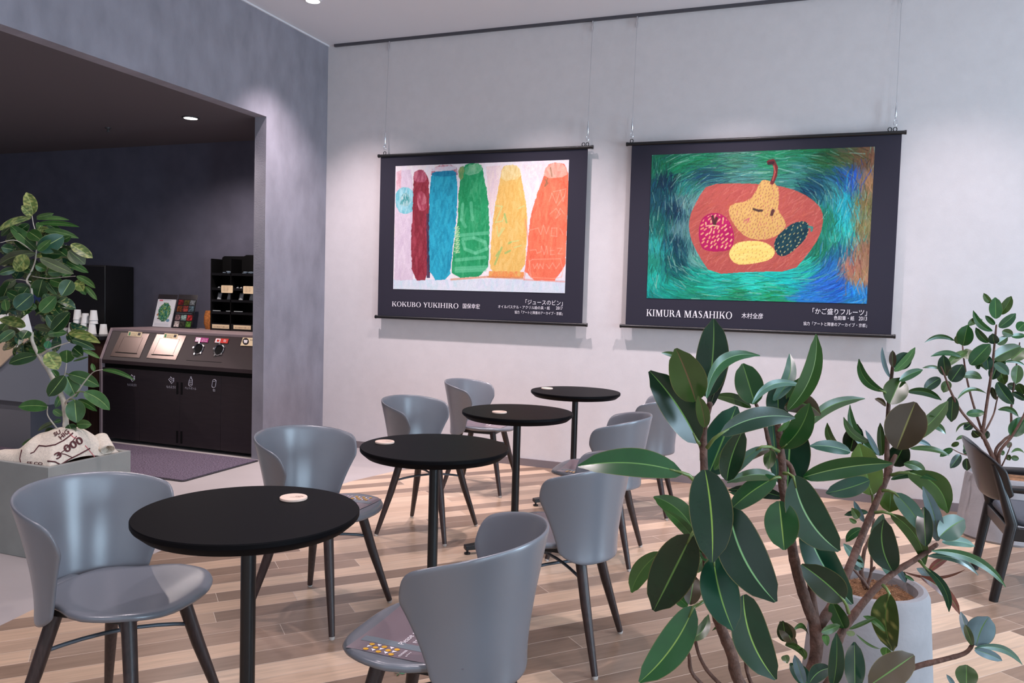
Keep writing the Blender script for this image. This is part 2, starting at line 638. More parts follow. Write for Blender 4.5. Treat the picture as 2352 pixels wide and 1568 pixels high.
# left wall with the wide opening
b = MB()
oy0 = -.4
out = [(Y0, 0), (oy0, 0), (oy0, HEAD_Z), (OPEN_Y, HEAD_Z), (OPEN_Y, 0), (Y1, 0), (Y1, ZC), (Y0, ZC)]
b.prism([(X0, y, z) for y, z in out], (-WALL_T, 0, 0))
struct(b.build('wall_left', MT['grey']), 'mottled grey wall with a wide opening to the alcove', 'wall')
b = MB()
b.box(X0, X1 + .3, Y0, Y1, ZC, ZC + .1)
struct(b.build('ceiling', MT['ceil']), 'plain white ceiling', 'ceiling')
b = MB()
b.box(-9.1, ALC_X1, 5.77, 5.9, 0, HEAD_Z + .1)
struct(b.build('wall_alcove_back', MT['alc']), 'dark grey wall at the back of the alcove', 'wall')
b = MB()
b.box(-9.1, -9.0, ALC_Y0, 5.77, 0, HEAD_Z + .1)
struct(b.build('wall_alcove_left', MT['alc']))
b = MB()
b.box(-9.1, ALC_X1, ALC_Y0 - .1, ALC_Y0, 0, HEAD_Z + .1)
struct(b.build('wall_alcove_front', MT['alc']))
b = MB()
b.box(-9.0, ALC_X1, ALC_Y0, 5.77, HEAD_Z, HEAD_Z + .1)
struct(b.build('ceiling_alcove', MT['alcc']), 'low dark ceiling of the alcove', 'ceiling')


def window_wall(name, axis, pos, spans, lo, hi, z0=.12, z1=3.08, t=.14):
    b = MB()
    cuts = [lo] + [v for s in spans for v in s] + [hi]

    def bx(a0, a1, zz0, zz1):
        if axis == 'x':
            b.box(pos, pos + t, a0, a1, zz0, zz1)
        else:
            b.box(a0, a1, pos - t, pos, zz0, zz1)
    bx(lo, hi, 0, z0)
    bx(lo, hi, z1, ZC)
    for i in range(0, len(cuts), 2):
        bx(cuts[i], cuts[i + 1], z0, z1)
    struct(b.build(name, MT['wall']))


window_wall('wall_right', 'x', X1, WIN, Y0 - .14, Y1)
window_wall('wall_front', 'y', Y0, FILL_WIN, X0 - WALL_T, X1)
wn = 0
for spans, ax in ((WIN, 'x'), (FILL_WIN, 'y')):
    for a, c in spans:
        wn += 1
        b = MB()
        for u0, u1, z0, z1 in ((a, a + .05, .12, 3.08), (c - .05, c, .12, 3.08), (a + .05, c - .05, .12, .17), (a + .05, c - .05, 3.03, 3.08), (a + .05, c - .05, 2.2, 2.25)):
            if ax == 'x':
                b.box(X1 + .02, X1 + .08, u0, u1, z0, z1)
            else:
                b.box(u0, u1, Y0 - .08, Y0 - .02, z0, z1)
        struct(b.build('window_%d' % wn, MT['frame']))

b = MB()
b.box(X0, X1, Y1 - .012, Y1, 0, .056)
struct(b.build('baseboard_back', MT['skirt']))
b = MB()
b.box(X0, X0 + .012, OPEN_Y, Y1 - .012, 0, .056)
struct(b.build('baseboard_left', MT['skirt']))
b = MB()
b.box(X0 + .07, X1, Y1 - .022, Y1, ZC - .02, ZC)
struct(b.build('trim_1', MT['rail']), 'dark picture rail along the top of the pale wall', 'rail')
b = MB()
b.box(X0, X0 + .012, Y0, Y1, ZC - .012, ZC)
struct(b.build('trim_2', MT['ceil']))

# door mat in the alcove
mt = thing('floor_mat', (-4.9, 4.55, 0), 'purple grey speckled floor mat lying in front of the dark bin cabinet', 'mat')
b = MB()
b.prism([(x, y, .002) for x, y in rrect(-5.05, 4.59, 1.10, .385, .02)], (0, 0, .008))
b.build('pile', MT['mat'], mt)
b = MB()
b.prism([(x, y, .0005) for x, y in rrect(-5.05, 4.59, 1.115, .40, .03)], (0, 0, .005))
b.build('rubber_edge', MT['matedge'], mt)

# ------------------------------------------------------------------ ceiling lamps
for i, (x, y) in enumerate(LAMPS):
    lab = 'white recessed ceiling downlight at the top edge above the grey wall' if i == 0 else 'white recessed ceiling downlight outside the view'
    t = thing('ceiling_downlight', (x, y, ZC), lab, 'light', 'main ceiling downlights')
    b = MB()
    b.lathe([(.062, 0), (.062, -.006), (.05, -.008), (.048, -.001)], (x, y, ZC), 24)
    b.build('rim', MT['lamprimw'], t, 40)
    b = MB()
    b.lathe([(.047, -.003), (.047, -.006)], (x, y, ZC), 24)
    b.build('lens', MT['lampw'], t)
for i, (x, y) in enumerate([(-4.553, 4.904), (-7.38, 3.28), (-6.0, 2.4)]):
    t = thing('alcove_downlight', (x, y, HEAD_Z), 'small lit round downlight in the dark alcove ceiling' if i == 0 else 'alcove downlight outside the view', 'light', 'alcove downlights')
    b = MB()
    b.lathe([(.064, 0), (.064, -.006), (.052, -.008), (.05, -.001)], (x, y, HEAD_Z), 24)
    b.build('rim', MT['lamprim'], t, 40)
    b = MB()
    b.lathe([(.049, -.003), (.049, -.007)], (x, y, HEAD_Z), 24)
    b.build('lens', MT['lampw'], t)
p = on_plane(248, 293, 2, HEAD_Z)
b = MB()
b.lathe([(.025, 0), (.022, -.01), (.008, -.015), (.008, -.03), (.018, -.032), (.018, -.036)], p, 12)
tag(b.build('sprinkler_head', MT['lamprim'], None, 40), 'tiny sprinkler head on the dark alcove ceiling left of the downlight', 'sprinkler')

# ------------------------------------------------------------------ tables and coasters
TAB = [(-1.361, 1.684), (-1.342, 2.740), (-1.399, 3.809), (-1.397, 4.865)]
TLAB = ['round black cafe table nearest the front, before the lone plain grey chair',
        'round black cafe table second in the row from the front',
        'round black cafe table third in the row from the front',
        'round black cafe table farthest back, close to the pale wall']
CLAB = ['round birch coaster on the front black table', 'round birch coaster on the left edge of the second black table',
        'round birch coaster on the third black table from the front', 'round birch coaster on the farthest black table by the wall']
tab0 = thing('cafe_table', (TAB[0][0], TAB[0][1], 0), TLAB[0], 'table', 'round black cafe tables')
c0 = (TAB[0][0], TAB[0][1], 0)
b = MB()
b.lathe([(.0, .690), (.262, .690), (.283, .708), (.285, .712), (.285, .722), (.283, .725), (0, .725)], c0, 96, cap0=False, cap1=False)
b.build('tabletop', MT['black'], tab0, 25)
b = MB()
b.lathe([(.0195, .05), (.0195, .685), (.09, .686), (.09, .690)], c0, 24, cap0=False, cap1=False)
b.build('pole', MT['blackm'], tab0, 35)
b = MB()
b.lathe([(.045, .03), (.045, .062), (.02, .075)], c0, 24)
b.build('base_hub', MT['blackm'], tab0, 35)
for k in range(4):
    a = math.radians(40 + 90 * k)
    d, n = np.array([math.cos(a), math.sin(a), 0]), np.array([-math.sin(a), math.cos(a), 0])
    b = MB()
    o = np.array([c0[0], c0[1], 0])
    vs = []
    for r_, w_, z0_, z1_ in ((.02, .03, .03, .066), (.265, .02, .024, .046)):
        for sg in (-1, 1):
            for z in (z0_, z1_):
                vs.append(o + d * r_ + n * w_ * sg + np.array([0, 0, z]))
    b.add(vs, [(0, 1, 3, 2), (4, 6, 7, 5), (0, 4, 5, 1), (2, 3, 7, 6), (1, 5, 7, 3), (0, 2, 6, 4)])
    fo = b.build('foot', MT['blackm'], tab0, bevel=.003)
    b = MB()
    b.lathe([(.016, 0), (.016, .008), (.006, .010), (.006, .026)], o + d * .25, 14)
    b.build('levelling_pad', MT['blackm'], fo, 40)
tabs = [tab0]
for i in (1, 2, 3):
    t = copy_tree(tab0, label=TLAB[i])
    t.location = (TAB[i][0], TAB[i][1], 0)
    tabs.append(t)
COAST = [(-1.334, 1.838), (-1.543, 2.706), (-1.459, 3.707), (-1.592, 4.876)]
co0 = thing('coaster', (*COAST[0], .7255), CLAB[0], 'coaster', 'birch coasters on the cafe tables')
b = MB()
b.lathe([(.0365, 0), (.0375, .001), (.0375, .006), (.0365, .007)], (*COAST[0], .7255), 40)
b.build('disc', MT['coaster'], co0, 40)
b = text_mb('cafe', (COAST[0][0] + .004, COAST[0][1] + .002, .7328), (.93, .36, 0), (-.36, .93, 0), width=.022)
text_mb('mimoza', (COAST[0][0] - .004, COAST[0][1] - .012, .7328), (.93, .36, 0), (-.36, .93, 0), width=.03, mb=b)
b.build('printed_mark', MT['ink'], co0)
for i in (1, 2, 3):
    c = copy_tree(co0, label=CLAB[i])
    c.location = (*COAST[i], .7255)

# ------------------------------------------------------------------ grey shell chairs
def seat_z(x, y):
    r = (x / .22) ** 2 + (y / .22) ** 2
    z = .440 + .008 * min(r, 1.3)
    if x > .13:
        z -= .9 * (x - .13) ** 2 * 1.6
    return z


def make_chair(sticker):
    t = thing('shell_chair', (0, 0, 0), 'x', 'chair', 'grey shell chairs around the cafe tables')
    # seat
    b = MB()
    n = 56
    rings = [(.3, 0), (.55, 0), (.75, 0), (.88, 0), (.95, .001), (.985, -.002), (1, -.009), (.985, -.017), (.93, -.022), (.6, -.022)]
    vs = [(0, 0, seat_z(0, 0))]
    for sc, dz in rings:
        for k in range(n):
            a = 2 * PI * k / n
            ca, sa = math.cos(a), math.sin(a)
            rx = .232 if ca > 0 else .186
            e = 2 / 2.8
            x = rx * math.copysign(abs(ca) ** e, ca) * sc
            u = min(max((x / sc + .085) / .13, 0), 1)
            y = (.166 + .052 * u * u * (3 - 2 * u)) * math.copysign(abs(sa) ** e, sa) * sc
            vs.append((x, y, seat_z(x, y) + dz))
    fs = [(0, 1 + k, 1 + (k + 1) % n) for k in range(n)]
    for i in range(len(rings) - 1):
        for k in range(n):
            fs.append((1 + i * n + k, 1 + (i + 1) * n + k, 1 + (i + 1) * n + (k + 1) % n, 1 + i * n + (k + 1) % n))
    fs.append(tuple(1 + (len(rings) - 1) * n + k for k in range(n)))
    b.add(vs, fs)
    seat = b.build('seat', MT['plastic'], t, 180)
    # back shell
    b = MB()
    ns, nt_ = 41, 17
    vs, fs = [], []
    for j in range(nt_):
        tt = j / (nt_ - 1)
        for i in range(ns):
            s_ = -1 + 2 * i / (ns - 1)
            a_ = abs(s_)
            zt = .737 - .070 * a_ ** 2.2 - .062 * max(0, (a_ - .78) / .22) ** 2.2
            zb = .372 + .045 * max(0, (a_ - .72) / .28) ** 2.4
            z = zb + (zt - zb) * tt
            T = (z - .372) / .365
            T = min(max(T, 0), 1)
            phi = math.radians(75 + 33 * T ** 1.5)
            rnd = 1 - .10 * max(0, (.10 - T) / .10) ** 2
            th = s_ * phi * rnd
            bb = .190 + .086 * T ** 1.6 + .008 * (1 - T) ** 4
            aa = .205 + .058 * T ** 1.2
            vs.append((.0 - aa * math.cos(th) - .012 * (1 - T) ** 5, bb * math.sin(th), z))
    for j in range(nt_ - 1):
        for i in range(ns - 1):
            fs.append((j * ns + i, j * ns + i + 1, (j + 1) * ns + i + 1, (j + 1) * ns + i))
    b.add(vs, fs)
    b.build('back_shell', MT['plastic'], t, 180, solid=.010, subsurf=1)
    # spine tab joining seat and shell
    b = MB()
    b.box(-.212, -.175, -.05, .05, .426, .446)
    b.build('spine_tab', MT['plastic'], t, bevel=.006)
    b = MB()
    b.prism([(x, y, .398) for x, y in rrect(0, 0, .135, .135, .04)], (0, 0, .022))
    b.build('seat_frame', MT['blackm'], t)
    for sx in (-1, 1):
        for sy in (-1, 1):
            b = MB()
            b.tube([(sx * .112, sy * .112, .412), (sx * .15, sy * .15, .235), (sx * .205, sy * .205, .010)], [.0205, .0185, .0115], 16)
            lg = b.build('leg', MT['leg'], t, 50)
            b = MB()
            b.lathe([(.009, 0), (.0105, .004), (.0105, .013)], (sx * .206, sy * .206, 0), 14)
            b.build('glide', MT['glide'], lg, 40)
    for sg, dz in ((1, 0), (-1, .013)):
        b = MB()
        pts = []
        for k in range(9):
            u = -1 + 2 * k / 8
            pts.append((u * .137, sg * u * .137, .295 + .022 * (1 - u * u) + dz))
        b.tube(pts, .0058, 10)
        b.build('cross_rod', MT['rod'], t, 60)
    if sticker:
        def warp(p, dz=0):
            return (p[0], p[1], seat_z(p[0], p[1]) + p[2])

        def patch(x0, x1, y0, y1, dz, nx=14, ny=14):
            m = MB()
            vs = [warp((x0 + (x1 - x0) * i / nx, y0 + (y1 - y0) * j / ny, dz)) for j in range(ny + 1) for i in range(nx + 1)]
            m.add(vs, [(j * (nx + 1) + i, j * (nx + 1) + i + 1, (j + 1) * (nx + 1) + i + 1, (j + 1) * (nx + 1) + i) for j in range(ny) for i in range(nx)])
            return m
        st = patch(-.13, .178, -.155, .172, .0012).build('seat_sticker', MT['sticker'], t, 180)
        patch(-.12, .168, .088, .118, .0017).build('grey_band', MT['band'], st, 180)
        bw, by = MB(), MB()
        for ix in range(5):
            for iy in range(3):
                x, y = .128 - ix * .017, .131 + iy * .0155 - (ix % 2) * .002
                if (ix + iy) % 2 == 0:
                    by.add([warp((x + .0068 * math.cos(a), y + .0068 * math.sin(a), .0024)) for a in np.linspace(0, 2 * PI, 16, endpoint=False)], [tuple(range(16))])
                else:
                    bw.add([warp((x - .006, y - .006, .0024)), warp((x + .006, y - .006, .0024)), warp((x - .003 + .006 * (iy % 2), y + .006, .0024))], [(0, 1, 2)])
        by.build('yellow_dots', MT['yel'], st)
        text_mb('Please eat with', (.058, .100, .0026), (0, -1, 0), (1, 0, 0), width=.15, height=.016, mb=bw, warp=warp)
        text_mb('黙食にご協力ください', (.034, .078, .0026), (0, -1, 0), (1, 0, 0), width=.11, height=.011, mb=bw, warp=warp)
        text_mb('mimosa', (.034, .165, .0026), (0, -1, 0), (1, 0, 0), width=.04, height=.009, mb=bw, warp=warp)
        text_mb('gallery', (.020, .160, .0026), (0, -1, 0), (1, 0, 0), width=.03, height=.006, mb=bw, warp=warp)
        bw.build('white_lettering', MT['white'], st)
    return t


plain, stick = make_chair(False), make_chair(True)
used = set()
CH = [(-1.825, 1.704, 9, plain, 'grey shell chair with bare seat left of the front black table, facing right'),
      (-1.840, 2.724, -2, stick, 'grey shell chair with seat sticker, half hidden behind the front black table'),
      (-1.955, 3.920, 0, plain, 'grey shell chair half hidden behind the second black table from the front'),
      (-2.085, 4.983, 4, stick, 'grey shell chair farthest back on the left, beside the pale wall'),
      (-.85, 1.80, 182, stick, 'large grey shell chair in front, seen from behind with a seat sticker'),
      (-.857, 2.816, 181, plain, 'grey shell chair seen from behind under the long horizontal rubber leaf'),
      (-.999, 3.942, 184, stick, 'grey shell chair just behind the long horizontal leaf, third on the right side'),
      (-.99, 4.935, 184, plain, 'grey shell chair nearest the pale wall on the right side, partly behind rubber leaves')]
for x, y, rz, src, lab in CH:
    if src.name in used:
        c = copy_tree(src, label=lab)
    else:
        used.add(src.name)
        c = src
        c['label'] = lab
    c.location = (x, y, 0)
    c.rotation_euler = (0, 0, math.radians(rz))

b = MB()
q = on_plane(917, 1546, 2, .002)
for k in range(4):
    a = k * 1.5 + .3
    d, n = np.array([math.cos(a), math.sin(a), 0]), np.array([-math.sin(a), math.cos(a), 0])
    b.add([q, q + d * .012 + n * .004 + [0, 0, .004], q + d * .022 + [0, 0, .002], q + d * .012 - n * .004], [(0, 1, 2, 3)])
tag(b.build('leaf_scrap', MT['leafdry']), 'tiny green leaf scrap on the planks under the large front chair', 'leaf')

# ------------------------------------------------------------------ black armchair on the right
ac = thing('armchair', (1.07, 4.32, 0), 'black wooden armchair with grey seat pad, cut off by the right edge', 'chair')
for sy in (4.08, 4.55):
    b = MB()
    b.tube([(.818, sy, 0), (.868, sy, .335), (.872, sy, .36), (.835, sy, .48), (.79, sy, .62)], [.019, .024, .025, .02, .015], 14)
    b.build('rear_leg', MT['armblk'], ac, 50)
    b = MB()
    b.tube([(1.33, sy, 0), (1.30, sy, .30), (1.29, sy, .50)], [.018, .023, .018], 14)
    b.build('front_leg', MT['armblk'], ac, 50)
    b = MB()
    b.tube([(.845, sy, .515), (1.0, sy - .01, .52), (1.2, sy, .52), (1.345, sy, .515)], [.016, .02, .022, .016], 14)
    b.build('armrest', MT['armblk'], ac, 50)
    b = MB()
    b.box(.86, 1.30, sy - .012, sy + .012, .285, .345)
    b.build('side_rail', MT['armblk'], ac, bevel=.004)
b = MB()
b.box(.855, .880, 4.08, 4.55, .29, .345)
b.build('rear_rail', MT['armblk'], ac, bevel=.004)
b = MB()
ny, nz = 25, 11
vs = []
for j in range(nz):
    v = j / (nz - 1)
    for i in range(ny):
        u = -1 + 2 * i / (ny - 1)
        zt_, zb_ = .695 - .10 * abs(u) ** 3.0, .445 + .045 * abs(u) ** 4
        z = zb_ + (zt_ - zb_) * v
        hw = .262
        vs.append((.865 - .34 * (z - .44) + .10 * (u * u) - .075, 4.315 + hw * math.sin(u * PI / 2 * .97) * (1 - .06 * (1 - v)), z))
b.add(vs, [(j * ny + i, j * ny + i + 1, (j + 1) * ny + i + 1, (j + 1) * ny + i) for j in range(nz - 1) for i in range(ny - 1)])
b.build('backrest', MT['armblk'], ac, 180, solid=.014, subsurf=1)
b = MB()
b.prism([(x, y, .345) for x, y in rrect(1.10, 4.315, .235, .225, .09, 8)], (0, 0, .035))
b.build('seat_pad', MT['seatpad'], ac, bevel=.015)

# ------------------------------------------------------------------ bin cabinet in the alcove
FY, TY, FZ, TZ = 5.05, 5.17, .690, .955
cab = thing('bin_cabinet', (-4.83, 5.4, 0), 'long dark bin cabinet with sloped top and mauve edges in the alcove', 'cabinet')
CX0, CX1 = -5.622, ALC_X1 - .002
b = MB()
b.prism([(CX0 - .022, y, z) for y, z in ((FY - .006, 0), (FY - .006, FZ + .008), (TY - .012, TZ + .002), (5.768, TZ + .002), (5.768, 0))], (.022, 0, 0))
b.build('side_panel', MT['cabl'], cab)
b = MB()
b.box(CX0, CX1, TY - .012, 5.768, TZ - .022, TZ)
b.build('top_shelf', MT['cabl'], cab, bevel=.002)
b = MB()
b.box(CX0, CX1, FY + .03, 5.768, .03, FZ - .03)
b.prism([(CX0, y, z) for y, z in ((FY + .03, FZ - .03), (TY + .01, TZ - .023), (5.768, TZ - .023), (5.768, FZ - .03))], (CX1 - CX0, 0, 0))
b.build('carcass', MT['dark'], cab)
sl_o, sl_v = np.array([0, FY, FZ]), np.array([0, TY - .012 - FY, TZ - .022 - FZ])
sl_v = sl_v / np.linalg.norm(sl_v)
sl_n = np.array([0, -sl_v[2], sl_v[1]])
b = MB()
b.prism([(CX0, FY, FZ), (CX1, FY, FZ), (CX1, TY - .013, TZ - .023), (CX0, TY - .013, TZ - .023)], -sl_n * .02)
b.box(CX0, CX1, FY, FY + .022, FZ - .028, FZ + .002)
b.build('sloped_fascia', MT['cabs'], cab)


def on_slope(px, py, lift=.001):
    d = fw + rt * ((px - 1176) / F_PX) - up * ((py - 784) / F_PX)
    return CAM + d * (((sl_o - CAM) @ sl_n) / (d @ sl_n)) + sl_n * lift


def slope_poly(b, pts, lift, th):
    return b.prism([on_slope(*p, lift) for p in pts], sl_n * th)


for pl_, slot, lab in ((((279, 763.5), (344.5, 766.5), (320.5, 822.5), (253.5, 818)), ((266, 808), (316, 811.5), (315.5, 813.5), (265.5, 810)), 0),
                       (((361, 767), (429, 771), (404, 827), (336.5, 822)), ((349, 813), (399.5, 816), (399, 818.5), (348.5, 815.5)), 1)):
    b = MB()
    slope_poly(b, pl_, .0005, .004)
    pt = b.build('flap_plate', MT['bronze'], cab, bevel=.0015)
    b = MB()
    slope_poly(b, slot, .0046, .001)
    b.build('finger_slot', MT['dark'], pt)
    c_ = np.mean(np.array(pl_), 0)
    inn = [c_ + (np.array(p_) - c_) * .66 for p_ in pl_]
    b = MB()
    for i in range(4):
        a_, d_ = on_slope(*inn[i], .0046), on_slope(*inn[(i + 1) % 4], .0046)
        b.tube([a_, d_], .0008, 6)
    b.build('flap_groove', MT['cabs'], pt)
# round chrome openings
for hx, hy in ((456.5, 801), (503.5, 803.5)):
    c_ = on_slope(hx, hy, 0)
    b = MB()
    ring = []
    U_, V_ = np.array([1, 0, 0]), sl_v
    n = 28
    prof = [(.040, 0), (.049, .004), (.049, .007), (.046, .009), (.040, .006), (.040, 0)]
    vs = [c_ + (U_ * math.cos(2 * PI * k / n) + V_ * math.sin(2 * PI * k / n)) * r_ + sl_n * z_ for r_, z_ in prof for k in range(n)]
    b.add(vs, [(i * n + k, i * n + (k + 1) % n, (i + 1) * n + (k + 1) % n, (i + 1) * n + k) for i in range(5) for k in range(n)])
    for k in range(5):
        a = 2 * PI * k / 5 + .5
        q = c_ + (U_ * math.cos(a) + V_ * math.sin(a)) * .052
        b.tube([q + sl_n * .001, q + sl_n * .009], .008, 10)
    rg = b.build('ring_opening', MT['chrome'], cab, 40)
    b = MB()
    b.add([c_ + (U_ * math.cos(2 * PI * k / n) + V_ * math.sin(2 * PI * k / n)) * .041 + sl_n * .001 for k in range(n)], [tuple(range(n))])
    b.build('hole', MT['dark'], rg)
b = MB()
for a_, d_ in (((427, 832), (510, 837)),):
    b.tube([on_slope(428, 827, .001), on_slope(509, 832, .001)], .0012, 6)
b.tube([on_slope(429, 770, .001), on_slope(404, 822, .001)], .0008, 6)
b.build('panel_seam', MT['dark'], cab)


def sticker(name, pts, m, extra):
    b = MB()
    slope_poly(b, pts, .005, .001)
    o = b.build(name, m, cab)
    for nm, m2, draw in extra:
        b = MB()
        draw(b)
        b.build(nm, m2, o)
    return o


def sl_text(b, s, px0, py0, px1, py1, h):
    a_, d_ = on_slope(px0, py0, .0066), on_slope(px1, py1, .0066)
    L_ = np.linalg.norm(d_ - a_)
    text_mb(s, a_, (d_ - a_) / L_, sl_v, width=L_, height=h, mb=b)


for ox, oy in ((0, 0), (82.5, 4.5)):
    sticker('bin_label', ((296.5 + ox, 761 + oy), (328 + ox, 763.5 + oy), (325 + ox, 774 + oy), (294 + ox, 771.5 + oy)), MT['cream'],
            [('green_mark', MT['green'], lambda b, ox=ox, oy=oy: slope_poly(b, ((298 + ox, 763 + oy), (301.5 + ox, 763.3 + oy), (300 + ox, 771 + oy), (296 + ox, 770.5 + oy)), .0062, .0004)),
             ('brown_mark', MT['cabs'], lambda b, ox=ox, oy=oy: slope_poly(b, ((319 + ox, 764.5 + oy), (325 + ox, 765 + oy), (323 + ox, 771 + oy), (317 + ox, 770.5 + oy)), .0062, .0004)),
             ('lettering', MT['ink'], lambda b, ox=ox, oy=oy: (sl_text(b, 'もえるゴミ', 303 + ox, 768 + oy, 316 + ox, 769 + oy, .014), sl_text(b, 'Burnable', 302 + ox, 771 + oy, 314 + ox, 772 + oy, .008)))])
sticker('bin_label', ((451, 774.5), (480.5, 777), (478, 787), (448.5, 785)), MT['pink'],
        [('white_square', MT['white'], lambda b: slope_poly(b, ((452, 775.3), (463, 776.2), (460.5, 785.2), (449.5, 784.2)), .0062, .0004)),
         ('lettering', MT['white'], lambda b: (sl_text(b, 'ペット', 465, 781, 477, 782, .014), sl_text(b, 'ボトル', 464, 785, 476, 786, .014))),
         ('icon', MT['pink'], lambda b: b.tube([on_slope(455 + 3 * math.cos(a), 780.5 + 3 * math.sin(a), .0068) for a in np.linspace(0, 5.6, 12)], .0012, 6))])
sticker('bin_label', ((497, 777), (526.5, 778.5), (523.5, 789), (493.5, 787)), MT['red'],
        [('white_square', MT['white'], lambda b: slope_poly(b, ((497.5, 777.6), (508.5, 778.2), (506, 787.6), (494.5, 786.8)), .0062, .0004)),
         ('lettering', MT['white'], lambda b: sl_text(b, '缶', 513.5, 785.5, 520, 786, .022)),
         ('icon', MT['red'], lambda b: slope_poly(b, ((500, 780), (506, 780.5), (504, 785.5), (498.5, 785)), .0066, .0004))])
sticker('bin_label', ((559, 775.5), (583, 776.5), (583, 795), (553, 794)), MT['cream'],
        [('round_mark', MT['cabd'], lambda b: slope_poly(b, [(565.5 + 7.5 * math.cos(a), 784.5 + 8 * math.sin(a)) for a in np.linspace(0, 2 * PI, 20, endpoint=False)], .0062, .0004)),
         ('cup_icon', MT['white'], lambda b: slope_poly(b, ((561, 781), (570, 781.5), (568.5, 788), (562, 787.8)), .0067, .0004)),
         ('lettering', MT['ink'], lambda b: sl_text(b, '飲み残し', 575, 783, 583, 783.5, .014))])
# doors
xs = [CX0 + .001] + [on_plane(px, 900, 1, FY)[0] for px in (319.5, 411.5, 506)] + [CX1]
icons = [(303, 868, 'crumple', 'もえるゴミ'), (393, 873, 'crumple', 'もえるゴミ'), (437.5, 876, 'bottle', 'ペットボトル'), (491.5, 881, 'can', '缶')]
for k in range(4):
    b = MB()
    b.box(xs[k] + .0012, xs[k + 1] - .0012, FY + .005, FY + .028, .03, .625)
    d_ = b.build('door', MT['cabd'], cab, bevel=.001)
    side = xs[k + 1] - .02 if k % 2 == 0 else xs[k] + .02
    if k in (1, 2):
        side = xs[k + 1] - .022 if k == 1 else xs[k] + .022
        for z_ in (.50, .10):
            b = MB()
            b.box(side - .008, side + .008, FY + .001, FY + .006, z_ - .05, z_ + .05)
            b.build('handle', MT['dark'], d_)
    ix, iy, kind, txt = icons[k]
    b = MB()
    O_ = lambda dx, dy: on_plane(ix + dx, iy + dy, 1, FY + .0035)
    if kind == 'crumple':
        P_ = [(-6, -2), (-2, -5), (-1, -8), (2, -4), (6, -5), (6, 3), (1, 8), (-2, 3), (-6, -2)]
        b.tube([O_(*q) for q in P_], .0017, 6)
        b.tube([O_(-2, -3), O_(2, 0), O_(-1, 3), O_(3, 4)], .0014, 6)
        b.tube([O_(6, -5), O_(3, -1), O_(6, 3)], .0014, 6)
    elif kind == 'bottle':
        b.tube([O_(*q) for q in ((0, -11), (2, -11), (2, -8), (4, -4), (4, 8), (1, 11), (-3, 10), (-5, 6), (-3, -3), (0, -8), (0, -11))], .0017, 6)
        for q in (-2, 2, 6):
            b.tube([O_(-3, q - 1), O_(0, q + 1), O_(4, q)], .0014, 6)
    else:
        b.tube([O_(*q) for q in ((-2, -9), (2, -10), (5, -7), (3, 7), (0, 9), (-4, 8), (-5, 5), (-3, -7), (-2, -9))], .0017, 6)
        b.tube([O_(-3, -6), O_(0, -5), O_(4, -7)], .0014, 6)
    b.build('icon', MT['icon'], d_)
    w_ = {'もえるゴミ': 21, 'ペットボトル': 26, '缶': 6}[txt]
    a_, c_ = on_plane(ix - w_ / 2, iy + 17.5, 1, FY + .0035), on_plane(ix + w_ / 2, iy + 18.3, 1, FY + .0035)
    text_mb(txt, (a_[0], FY + .0035, a_[2]), (1, 0, 0), (0, 0, 1), width=c_[0] - a_[0], height=.022).build('lettering', MT['icon'], d_)

# ------------------------------------------------------------------ rack of sachets on the cabinet
RY = 5.60
def rp(px, py, y=RY):
    return on_plane(px, py, 1, y)
rz0 = TZ + .0005
rtop = rp(490, 586)[2]
rx0, rx1 = rp(484.5, 700)[0], ALC_X1 - .03
rack = thing('condiment_rack', ((rx0 + rx1) / 2, RY + .08, rz0), 'tall black condiment rack standing on the right of the bin cabinet', 'rack')
b = MB()
ov = [(rx0, rz0), (rx1, rz0), (rx1, rtop + .012), (rx0 + .27, rtop + .012), (rx0 + .245, rtop), (rx0 + .03, rtop), (rx0 + .008, rtop - .012), (rx0, rtop - .04)]
b.prism([(x, RY + .13, z) for x, z in ov], (0, .012, 0))
b.build('back_panel', MT['dark'], rack)
mid = (rp(534, 700)[0])
shelf_z = [rz0 + .012, rp(540, 712)[2], rp(540, 672)[2] - .03, rp(540, 640)[2] - .02, rp(540, 632)[2]]
shelf_z = [rz0, rp(535, 722)[2], rp(535, 694)[2], rp(535, 667)[2], rp(535, 633)[2]]
for z_ in shelf_z:
    b = MB()
    b.box(rx0 + .012, rx1 - .012, RY, RY + .13, z_, z_ + .008)
    b.build('shelf', MT['dark'], rack)
    b = MB()
    b.box(rx0 + .012, rx1 - .012, RY - .006, RY, z_, z_ + (.022 if z_ != shelf_z[0] else .06))
    b.build('shelf_lip', MT['machine'], rack)
for x_, w_ in ((rx0, .012), (mid - .02, .008), (rx1 - .012, .012)):
    b = MB()
    b.box(x_, x_ + w_, RY - .006, RY + .13, rz0, rtop - .03)
    b.build('side_panel', MT['dark'], rack)
for (a_, c_) in (((508, 655.5), (534.5, 672)), ((558.5, 657.5), (586, 674))):
    p0, p1 = rp(a_[0], c_[1], RY - .012), rp(c_[0], a_[1], RY - .012)
    b = MB()
    b.prism([(x, RY - .012, z) for x, z in rrect((p0[0] + p1[0]) / 2, (p0[2] + p1[2]) / 2, (p1[0] - p0[0]) / 2, (p1[2] - p0[2]) / 2, .008)], (0, .003, 0))
    o = b.build('paper_label', MT['cream'], rack)
    b = MB()
    for k in range(4):
        text_mb('ご自由にお取りください'[:9 - k], (p0[0] + .012, RY - .0135, p0[2] + .014 + .013 * (3 - k)), (1, 0, 0), (0, 0, 1), width=(p1[0] - p0[0]) * (.75 - .08 * k), height=.007, mb=b)
    b.build('lettering', MT['ink'], o)
